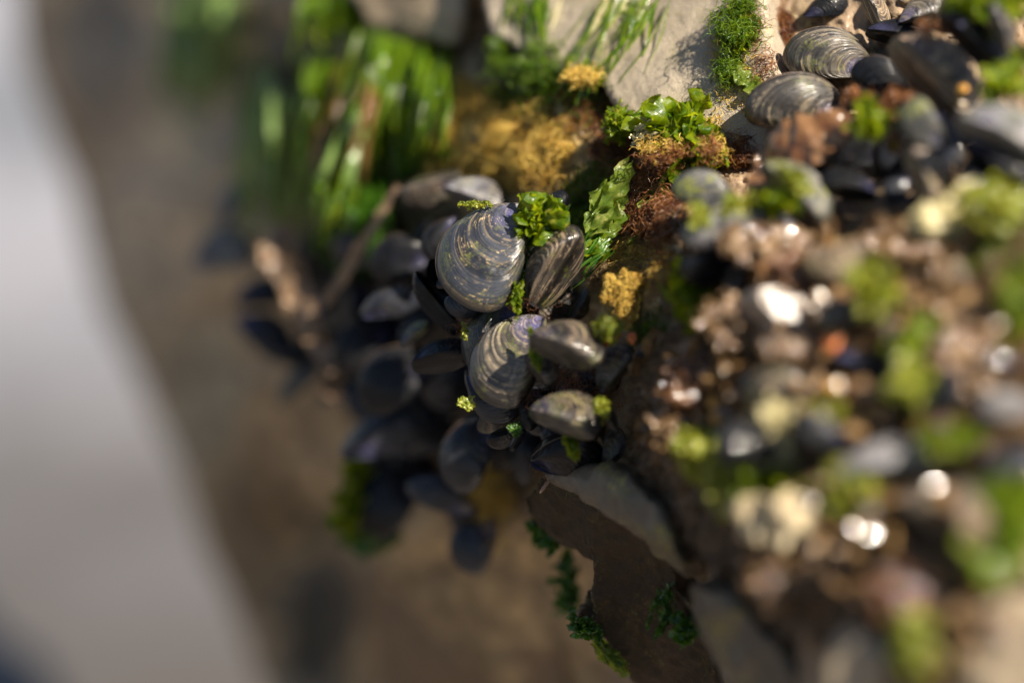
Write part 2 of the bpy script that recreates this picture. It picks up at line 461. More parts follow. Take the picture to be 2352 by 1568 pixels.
def build_wall():
    nu, nv = 620, 430
    uu = np.linspace(0, 1, nu)
    py = np.linspace(-480, 1700, nv)
    PY = np.repeat(py[:, None], nu, 1)
    x0 = sil_x(PY) + 7 * fbm(p2(PY * 0 + 3.1, PY / 90.0), 77, 3)
    PX = x0 + (2950 - x0) * uu[None] ** 1.0
    D = wall_d(PX, PY)
    back = 12                                   # the flank that turns away behind the left edge
    bx, bd = [], []
    for k in range(back, 0, -1):
        f = k / back
        bx.append(x0[:, :1] + 190 * f ** 2 - 8 * math.sin(f * math.pi))
        bd.append(D[:, :1] + 0.11 * f)
    PX = np.concatenate(bx + [PX], 1)
    PYf = np.repeat(py[:, None], nu + back, 1)
    D = np.concatenate(bd + [D], 1)
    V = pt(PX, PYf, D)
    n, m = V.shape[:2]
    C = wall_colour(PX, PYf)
    F = grid_faces(n, m)
    # close the block behind
    B = V.copy()
    B[:, :, 1] = V[:, :, 1] + 0.14
    ring = [(0, j) for j in range(m)] + [(i, m - 1) for i in range(1, n)] + [(n - 1, j) for j in range(m - 2, -1, -1)] + [(i, 0) for i in range(n - 2, 0, -1)]
    ids = np.array([i * m + j for i, j in ring])
    Bv = np.array([B[i, j] for i, j in ring])
    base = n * m
    k = len(ring)
    S = np.array([[ids[i], ids[(i + 1) % k], base + (i + 1) % k, base + i] for i in range(k)])
    Vall = np.concatenate([V.reshape(-1, 3), Bv])
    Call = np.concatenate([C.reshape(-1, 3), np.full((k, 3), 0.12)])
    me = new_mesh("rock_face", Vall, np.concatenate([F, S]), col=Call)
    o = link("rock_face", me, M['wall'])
    tag(o, "tall brown sea rock face coated with weed, shells and ochre crust", "rock", kind="structure")
build_wall()

# ------------------------------------------------------------------ sand and foamy water far below
def build_shore():
    k = NT("wet_sand")
    geo = k.n("ShaderNodeNewGeometry").outputs["Position"]
    n1 = k.noise(geo, 3.0, 5, 0.6)
    c = k.mix(n1, (0.10, 0.085, 0.075), (0.19, 0.165, 0.15))
    k.l(c, k.b.inputs["Base Color"])
    k.b.inputs["Roughness"].default_value = 0.4
    k.l(k.bump(k.noise(geo, 200, 3), 0.3, 0.002), k.b.inputs["Normal"])
    n = 60
    x = np.linspace(-40, 40, n)
    V = np.stack(np.meshgrid(x, x + 30, indexing='ij') + [np.zeros((n, n))], -1).reshape(-1, 3)
    me = new_mesh("ground", V, grid_faces(n, n), world=False)
    tag(link("ground", me, k.m), "grey wet sand below the rock", "sand", kind="structure")
    k = NT("foam_water")
    geo = k.n("ShaderNodeNewGeometry").outputs["Position"]
    n1 = k.noise(geo, 2.2, 4, 0.55, 0.4)
    n2 = k.noise(geo, 14.0, 4, 0.6)
    f = k.math('ADD', k.math('MULTIPLY', n1, 0.8), k.math('MULTIPLY', n2, 0.3))
    c = k.mix(k.ramp(f, 0.42, 0.66), (0.14, 0.143, 0.155), (0.235, 0.235, 0.26))
    sx = k.n('ShaderNodeSeparateXYZ'); k.l(geo, sx.inputs[0])
    c = k.mix(k.ramp(k.math('ADD', sx.outputs[1], k.math('MULTIPLY', n1, .5)), 1.9, 3.0), (0.075, 0.068, 0.062), c)
    k.l(c, k.b.inputs["Base Color"])
    k.b.inputs["Roughness"].default_value = 0.3
    k.l(k.bump(n2, 0.4, 0.01), k.b.inputs["Normal"])
    # a tongue of foam: its near edge stops about two and a half metres from the camera
    nx, ny = 160, 120
    X, T = np.meshgrid(np.linspace(-12, 6, nx), np.linspace(0, 1, ny), indexing='ij')
    edge = 0.9 + 0.10 * fbm(np.stack([X * 2.2, X * 0, X * 0], -1), 51, 3)
    Y = edge + T ** 2 * 40
    Z = 0.004 + 0.03 * np.clip(T * 30, 0, 1) ** 0.5 + 0.012 * fbm(np.stack([X * 3, Y * 3, X * 0], -1), 52, 3) * np.clip(T * 8, 0, 1)
    me = new_mesh("water", np.stack([X, Y, Z], -1).reshape(-1, 3), grid_faces(nx, ny), world=False)
    tag(link("water", me, k.m), "pale foamy water washing over the sand beyond the rock", "water", kind="structure")
build_shore()

# ------------------------------------------------------------------ slabs and stones
def remesh(me_in, voxel, smooth_it):
    o = bpy.data.objects.new("remesh_tmp", me_in)
    COL.objects.link(o)
    r = o.modifiers.new("r", 'REMESH')
    r.mode = 'VOXEL'
    r.voxel_size = voxel
    s = o.modifiers.new("s", 'SMOOTH')
    s.factor = 0.5
    s.iterations = smooth_it
    dg = bpy.context.evaluated_depsgraph_get()
    ev = o.evaluated_get(dg)
    me = bpy.data.meshes.new_from_object(ev, depsgraph=dg)
    bpy.data.objects.remove(o)
    bpy.data.meshes.remove(me_in)
    return me

def rough_up(me, amps, seed):
    n = len(me.vertices)
    co = np.empty(n * 3, np.float32); me.vertices.foreach_get("co", co); co = co.reshape(-1, 3).astype(float)
    no = np.empty(n * 3, np.float32); me.vertices.foreach_get("normal", no); no = no.reshape(-1, 3)
    d = 0
    for i, (size, amp) in enumerate(amps):
        d = d + amp * fbm(co / size, seed + 7 * i, 3)
    me.vertices.foreach_set("co", (co + no * d[:, None]).astype(np.float32).ravel())
    me.polygons.foreach_set("use_smooth", [True] * len(me.polygons))
    me.update()

def slab(name, front, back, mat, label, cat="rock", voxel=0.0016, smooth_it=3, amps=((.05, .003), (.012, .0007)), seed=1, kind=None, jit=2.6):
    """front: outline as (px, py, depth); back: thickness vector in camera axes"""
    if jit:
        fr, rj = [], np.random.default_rng(seed + 900)
        for i in range(len(front)):
            a, b = np.array(front[i], float), np.array(front[(i + 1) % len(front)], float)
            k = max(1, int(np.hypot(*(b - a)[:2]) / 16))
            nv = np.array([-(b - a)[1], (b - a)[0]]) / (np.hypot(*(b - a)[:2]) + 1e-9)
            for j in range(k):
                p = a + (b - a) * j / k
                if j: p[:2] += nv * jit * rj.normal()
                fr.append(tuple(p))
        front = fr
    A = np.array([pt(*f) for f in front])
    bv = np.array(back, float)
    if bv.ndim == 1:
        bv = np.repeat(bv[None], len(A), 0)
    V = np.concatenate([A, A + bv])
    n = len(A)
    F = [list(range(n)), list(range(2 * n - 1, n - 1, -1))] + [[(i + 1) % n, i, n + i, n + (i + 1) % n] for i in range(n)]
    bm = bmesh.new()
    vs = [bm.verts.new(v) for v in cam2w(V)]
    for f in F:
        bm.faces.new([vs[i] for i in f])
    bmesh.ops.triangulate(bm, faces=bm.faces[:])
    bmesh.ops.recalc_face_normals(bm, faces=bm.faces[:])
    me = bpy.data.meshes.new(name)
    bm.to_mesh(me); bm.free()
    me = remesh(me, voxel, smooth_it)
    rough_up(me, amps, seed)
    o = link(name, me, mat)
    return tag(o, label, cat, kind=kind)

SLAB_PTS = [(1090, -120, .975), (1125, 80, .945), (1165, 98, .938), (1240, 158, .924), (1312, 197, .912), (1332, 190, .909), (1345, 162, .908), (1392, 205, .899), (1428, 258, .892), (1470, 300, .886),
            (1540, 335, .878), (1650, 370, .867), (1760, 360, .858), (1790, 250, .862), (1760, 90, .873), (1740, -120, .888), (1400, -130, .93)]
slab("pale_rock", SLAB_PTS, (0.02, 0.06, 0.03), M['pale'], "smooth pale grey sandstone slab jutting out above the mussels", amps=((.06, .003), (.014, .0008), (.004, .00025)), seed=5)
SLAB = TPS(SLAB_PTS)
SLAB_TPS = lambda px, py: SLAB(px, py) - 0.001
def in_poly(px, py, poly):
    px, py = np.broadcast_arrays(np.asarray(px, float), np.asarray(py, float))
    c = np.zeros(px.shape, bool)
    n = len(poly)
    for i in range(n):
        x1, y1 = poly[i][:2]; x2, y2 = poly[(i + 1) % n][:2]
        if y1 != y2:
            c ^= ((y1 > py) != (y2 > py)) & (px < (x2 - x1) * (py - y1) / (y2 - y1) + x1)
    return c
def rock_d(px, py):
    """front of whatever stone lies there: wall, pale slab or ledge"""
    d = wall_d(px, py)
    d = np.where(in_poly(px, py, SLAB_PTS), np.minimum(d, SLAB(px, py)), d)
    return np.where(in_poly(px, py, LEDGE_PTS), np.minimum(d, LEDGE(px, py)), d) if 'LEDGE' in globals() else d
slab("pale_rock", [(700, -140, 1.04), (815, -20, 1.03), (835, 40, 1.025), (845, 66, 1.02), (905, 72, 1.01), (965, 88, 1.0), (1040, 106, .99), (1058, 92, .988), (1064, 55, .985), (1066, 0, .985), (1070, -140, .985)],
     (0.0, 0.06, 0.03), M['buff'], "smaller buff slab with weed fringe along its lower edge, above hanging green strands", voxel=.002, seed=8)

LEDGE_PTS = [(1190, 1148, .893), (1232, 1098, .874), (1290, 1108, .868), (1350, 1146, .860), (1420, 1188, .853), (1500, 1246, .846), (1545, 1310, .845), (1545, 1350, .849), (1600, 1405, .848), (1640, 1450, .849), (1640, 1530, .858), (1680, 1700, .876), (1500, 1700, .912),
             (1478, 1590, .897), (1440, 1535, .892), (1385, 1462, .886), (1318, 1428, .886), (1332, 1392, .886), (1352, 1348, .886), (1388, 1306, .884), (1350, 1276, .888), (1262, 1236, .902), (1222, 1200, .9)]
slab("rock_ledge", LEDGE_PTS, (0.05, 0.035, 0.012), M['ledge'], "angular slate ledge, its shade painted dark, with a notched lower edge under the mussel cluster", voxel=.0011, smooth_it=2,
     amps=((.03, .0026), (.009, .0013), (.003, .0005)), seed=12)
LEDGE = TPS(LEDGE_PTS)
slab("pale_rock", [(1240, 1090, .874), (1330, 1060, .858), (1440, 1085, .832), (1520, 1170, .81), (1560, 1290, .805), (1566, 1335, .822), (1498, 1258, .852), (1416, 1200, .859), (1344, 1158, .866), (1284, 1118, .874)],
     (0.03, 0.06, -0.006), M['shoulder'], "rounded grey shoulder of stone on top of the slate ledge", smooth_it=4, amps=((.03, .0028), (.01, .0012), (.004, .0004)), seed=15)
slab("pale_rock", [(1560, 1330, .80), (1640, 1350, .775), (1700, 1400, .765), (1790, 1500, .755), (1850, 1620, .75), (1850, 1750, .755), (1700, 1750, .80), (1650, 1560, .815), (1600, 1440, .815)],
     (0.06, 0.06, 0.0), M['shoulder'], "blurred buff ridge of stone sloping down beside the slate ledge", smooth_it=5, voxel=.002, amps=((.03, .003), (.01, .0015)), seed=18, jit=5)
slab("pale_rock", [(2060, 590, .768), (2120, 560, .765), (2200, 590, .758), (2235, 650, .755), (2200, 700, .756), (2120, 712, .762), (2065, 680, .768)],
     (0.01, 0.03, 0.01), M['buff'], "smooth rounded buff stone bare of weed among brown turf", smooth_it=10, amps=((.03, .003),), seed=22)
slab("pale_rock", [(1668, 1200, .745), (1700, 1130, .745), (1790, 1118, .733), (1850, 1160, .728), (1858, 1220, .728), (1800, 1262, .731), (1740, 1270, .735), (1690, 1250, .74)],
     (0.01, 0.045, 0.01), M['cream'], "lumpy cream coloured stone beneath a line of green weed", smooth_it=2, amps=((.014, .007), (.006, .003)), seed=25, jit=8)
slab("pale_rock", [(2230, 1420, .68), (2300, 1390, .675), (2420, 1400, .67), (2450, 1600, .67), (2300, 1640, .675), (2210, 1560, .68)],
     (0.01, 0.03, 0.01), M['buff'], "large blurred buff stone at the very front of the rock", smooth_it=10, voxel=.002, amps=((.03, .003),), seed=28)
slab("pale_rock", [(1890, 1520, .705), (1960, 1470, .70), (2040, 1490, .695), (2060, 1600, .695), (1960, 1650, .70), (1880, 1620, .705)],
     (0.01, 0.03, 0.01), M['buff'], "small blurred tan stone beside a patch of yellow green weed", smooth_it=10, voxel=.002, amps=((.02, .002),), seed=29)
slab("pale_rock", [(828, 1420, 1.2), (862, 1270, 1.18), (960, 1220, 1.14), (1120, 1235, 1.08), (1210, 1290, 1.05), (1280, 1420, 1.04), (1320, 1700, 1.05), (910, 1700, 1.2)],
     (0.05, 0.1, 0.0), M['brown_rock'], "broad blurred brown boulder low in the shade beneath the mussels", smooth_it=10, voxel=.004, amps=((.06, .006), (.02, .002)), seed=31)
M['crust'] = rock_mat("yellow_crust", (0.62, 0.44, 0.09), (0.42, 0.24, 0.04), (0.8, 0.66, 0.25), 0.6, 0.4, spec=.2)
slab("yellow_crust", [(1384, 640, .870), (1400, 622, .864), (1436, 630, .856), (1470, 652, .850), (1472, 690, .848), (1462, 738, .850), (1446, 752, .856), (1424, 722, .862), (1398, 690, .868)],
     (0.004, 0.025, 0.004), M['crust'], "knobbly bright yellow crust on the rock just right of the sharp cluster", cat="crust", smooth_it=2, voxel=.0008, amps=((.006, .0022), (.0022, .0009)), seed=41, jit=4)
# flat wet stone that throws the sun back to the lens
def wet_stone():
    c = pt(1832, 716, .770)
    view = -c / np.linalg.norm(c)
    nrm = view + SUN_CAM
    nrm /= np.linalg.norm(nrm)
    a = np.cross(nrm, [0, 1, 0]); a /= np.linalg.norm(a)
    b = np.cross(nrm, a)
    nr, nt = 26, 60
    V = []
    for i in range(nr):
        f = i / (nr - 1)
        for j in range(nt):
            t = 2 * math.pi * j / nt
            rad = (0.0125 + 0.0016 * math.sin(3 * t + 1) + 0.0011 * math.sin(5 * t)) * (f if f < .72 else .72 + (f - .72) * .9)
            z = -0.0002 * f if f < .72 else -0.016 * ((f - .72) / .28) ** 2
            V.append(c + a * rad * math.cos(t) * 1.25 + b * rad * math.sin(t) + nrm * z)
    V = np.array(V)
    V = V + nrm * (0.0007 * fbm(V / 0.006, 61, 3))[:, None]
    F = [[i * nt + j, i * nt + (j + 1) % nt, (i + 1) * nt + (j + 1) % nt, (i + 1) * nt + j] for i in range(nr - 1) for j in range(nt)]
    k = NT("wet_stone")
    geo = k.n("ShaderNodeNewGeometry").outputs["Position"]
    k.l(k.mix(k.noise(geo, 160, 4), (0.1, 0.07, 0.05), (0.24, 0.19, 0.15)), k.b.inputs["Base Color"])
    k.b.inputs["Roughness"].default_value = 0.4
    k.b.inputs["Coat Weight"].default_value = 0.8
    k.b.inputs["Coat Roughness"].default_value = 0.36
    k.l(k.bump(k.noise(geo, 500, 3), 0.3, 0.0006), k.b.inputs["Normal"])
    tag(link("wet_stone", new_mesh("wet_stone", V, np.array(F)), k.m), "flat wet stone dazzling white with reflected sun amid brown turf", "stone")
wet_stone()

# ------------------------------------------------------------------ mussels
OUT = {
    'broad': [(0, 0), (.12, -.09), (.3, -.14), (.55, -.17), (.78, -.18), (.93, -.13), (1.0, 0), (1.0, .17), (.93, .34), (.78, .47), (.58, .53), (.38, .49), (.2, .35), (.07, .16)],
    'normal': [(0, 0), (.10, -.055), (.3, -.085), (.55, -.105), (.78, -.135), (.93, -.12), (1.0, -.02), (.99, .1), (.93, .22), (.80, .33), (.6, .38), (.4, .335), (.2, .21), (.06, .075)],
    'slim': [(0, 0), (.08, -.04), (.3, -.065), (.55, -.08), (.78, -.1), (.93, -.085), (1.0, -.01), (.98, .07), (.91, .15), (.78, .23), (.6, .265), (.4, .235), (.2, .15), (.06, .055)],
}

def outline(kind, n):
    P = np.array(OUT[kind], float)
    m = len(P)
    t = np.linspace(0, m, n)
    i = np.minimum(np.floor(t).astype(int), m - 1)
    f = (t - i)[:, None]
    a, b, c, d = P[(i - 1) % m], P[i % m], P[(i + 1) % m], P[(i + 2) % m]
    Q = 0.5 * (2 * b + (c - a) * f + (2 * a - 5 * b + 4 * c - d) * f ** 2 + (3 * b - 3 * c + d - a) * f ** 3)
    Q[0] = Q[-1] = 0
    return Q

def valve_mesh(kind, H, rings, seed, flip=False, side=1, ns=64, nt=84, inner=False, hole=None, chip=0.0):
    tt = np.linspace(0, 1, nt)
    Q = outline(kind, nt)
    ss = np.linspace(0, 1, ns) ** 0.85
    S, T = np.meshgrid(ss, tt, indexing='ij')
    w = np.sin(np.pi * np.clip(T, 0, 1) ** .75) ** 0.6
    g = S ** 0.66 * (1 - S ** 2.2) ** 0.74
    g = g / 0.53
    prof = H * w * g
    rr = np.interp(S.ravel() * 60, np.arange(62), np.random.default_rng(seed).random(62)).reshape(S.shape) - .5
    ring = rings * (np.abs(np.sin(S ** 1.25 * np.pi * 12 + 0.4 * np.sin(T * 5 + seed) + rr * 1.3)) - .5) * np.clip(S * 2 - .3, 0, 1) * w ** 2
    ring = ring + rings * 0.35 * rr * w ** 2 * np.clip(S * 3, 0, 1)
    wob = 1 + 0.012 * fbm(np.stack([S * 3, T * 4, S * 0 + seed], -1), seed, 2)
    m1 = S * wob
    X = Q[None, :, 0] * m1
    Y = Q[None, :, 1] * m1
    Z = prof + ring * np.clip((1 - S) * 30, 0, 1) + 0.008 * fbm(np.stack([X * 7, Y * 7, X * 0 + seed], -1), seed + 3, 3) * w * np.clip((1 - S) * 6, 0, 1)
    if chip:
        cut = chip * np.clip(fbm(np.stack([T * 16, T * 0, T * 0], -1), seed + 8, 3) - .1, 0, 1) * np.clip((S - .8) * 5, 0, 1)
        X = X * (1 - cut); Y = Y * (1 - cut)
    if flip:
        Y = -Y
    V = np.stack([X, Y, Z * side], -1).reshape(-1, 3)
    F = grid_faces(ns, nt)
    uv = np.stack([S, T], -1).reshape(-1, 2)
    if hole is not None:
        hs, ht, hr = hole
        c = F.mean(axis=1).astype(int)
        cu = uv[F].mean(axis=1)
        r = np.hypot((cu[:, 0] - hs) / hr, (cu[:, 1] - ht) / (hr * .55)) + .25 * vnoise(np.stack([cu[:, 0] * 40, cu[:, 1] * 60, cu[:, 0] * 0], -1), 3)
        F = F[r > 1]
    if inner:
        n = len(V)
        Vi = V.copy()
        Vi[:, 2] -= side * 0.022 * np.clip(prof.ravel() / H * 2, 0, 1)
        V = np.concatenate([V, Vi])
        F = np.concatenate([F, F[:, ::-1] + n])
        uv = np.concatenate([uv, uv])
    V[:, 0] -= 0.5
    V[:, 1] -= (Q[:, 1].max() + Q[:, 1].min()) / 2 * (-1 if flip else 1)
    if (side < 0) != flip:
        F = F[:, ::-1]
    return new_mesh("valve", V, F, world=False, uv=uv)

_valves = {}
def get_valve(kind, H, rings, seed, flip, side, **kw):
    key = (kind, H, rings, seed, flip, side, tuple(sorted((a, str(b)) for a, b in kw.items())))
    if key not in _valves:
        _valves[key] = valve_mesh(kind, H, rings, seed, flip, side, **kw)
    return _valves[key]

VAR = {  # shape: outline, inflation, ring height, seed
    'fan': ('broad', .23, .004, 1), 'fan_ringed': ('broad', .27, .012, 2), 'plain': ('normal', .2, .007, 3), 'plain_ringed': ('normal', .22, .012, 4),
    'ridged': ('normal', .21, .016, 5), 'thin': ('slim', .16, .005, 6), 'thin_ringed': ('slim', .17, .012, 7), 'fat': ('broad', .32, .006, 8),
}
GROUPS = {'c': "mussels in the sharp central cluster", 'l': "blurred mussels in the shade behind the cluster", 'r': "mussels crowded on the upper rock", 'n': "blurred mussels on the near rock"}

_ligs = {}
def ligament_mesh(kind, flip):
    if (kind, flip) not in _ligs:
        Q = outline(kind, 84)[48:82]
        ymid = (outline(kind, 84)[:, 1].max() + outline(kind, 84)[:, 1].min()) / 2
        P = np.stack([Q[:, 0] - .5, (Q[:, 1] - ymid) * .985, Q[:, 0] * 0], -1)
        if flip: P[:, 1] *= -1
        T = np.gradient(P, axis=0); T /= np.linalg.norm(T, axis=1, keepdims=True)
        B = np.cross(T, [0, 0, 1.0])
        n = len(P)
        w = .011 * np.sin(np.pi * np.linspace(.04, .96, n)) ** .5
        V = []
        for a in range(8):
            th = 2 * math.pi * a / 8
            V.append(P + B * (w * math.cos(th))[:, None] + np.array([0, 0, 1.0]) * (w * .8 * math.sin(th))[:, None])
        V = np.stack(V, 1).reshape(-1, 3)
        F = [[i * 8 + j, i * 8 + (j + 1) % 8, (i + 1) * 8 + (j + 1) % 8, (i + 1) * 8 + j] for i in range(n - 1) for j in range(8)]
        _ligs[(kind, flip)] = new_mesh("hinge_ligament", V, np.array(F), world=False)
    return _ligs[(kind, flip)]

def orient(ang, tilt, roll):
    a_, t_, r_ = map(math.radians, (ang, tilt, roll))
    tc = np.array([0, -1.0, 0])
    a = math.cos(t_) * np.array([math.cos(a_), 0, math.sin(a_)]) + math.sin(t_) * tc
    n0 = tc - a * (tc @ a)
    n0 /= np.linalg.norm(n0)
    b0 = np.cross(n0, a)
    n = math.cos(r_) * n0 + math.sin(r_) * b0
    b = np.cross(n, a)
    return a, b, n

def place_empty(name, px, py, d, ang, tilt, roll, size, wy=1.0, wz=1.0):
    a, b, n = orient(ang, tilt, roll)
    o = bpy.data.objects.new(name, None)
    o.empty_display_size = 0.01
    COL.objects.link(o)
    Rw = R3 @ np.stack([a, b, n], axis=1)
    Mx = Matrix(Rw.tolist()).to_4x4()
    Mx.translation = Vector(cam2w(pt(px, py, d)))
    o.matrix_world = Mx @ Matrix.Diagonal((size, size * wy, size * wz, 1))
    return o

def mussel(label, px, py, ln, ang, tilt, roll, flip, var, mat, d, grp, wy=1.0, wz=1.0, gape=0, hole=None):
    kind, H, rings, seed = VAR[var]
    size = ln * m_per_px(d) / max(.35, math.cos(math.radians(tilt)))
    o = place_empty("mussel", px, py, d, ang, tilt, roll, size, wy, wz)
    tag(o, label, "mussel", GROUPS[grp])
    for side in (1, -1):
        kw = {}
        if gape: kw['inner'] = True
        if hole and side > 0: kw['hole'] = hole; kw['inner'] = True
        v = link("valve", get_valve(kind, H, rings, seed, bool(flip), side, **kw), M[mat], o)
        if gape:
            hinge = 0.17 * (-1 if flip else 1)
            v.matrix_local = Matrix.Translation((-.3, hinge, 0)) @ Matrix.Rotation(side * math.radians(gape / 2) * (-1 if not flip else 1), 4, 'X') @ Matrix.Translation((.3, -hinge, 0))
    link("hinge_ligament", ligament_mesh(kind, bool(flip)), M['lig'], o)
    return o

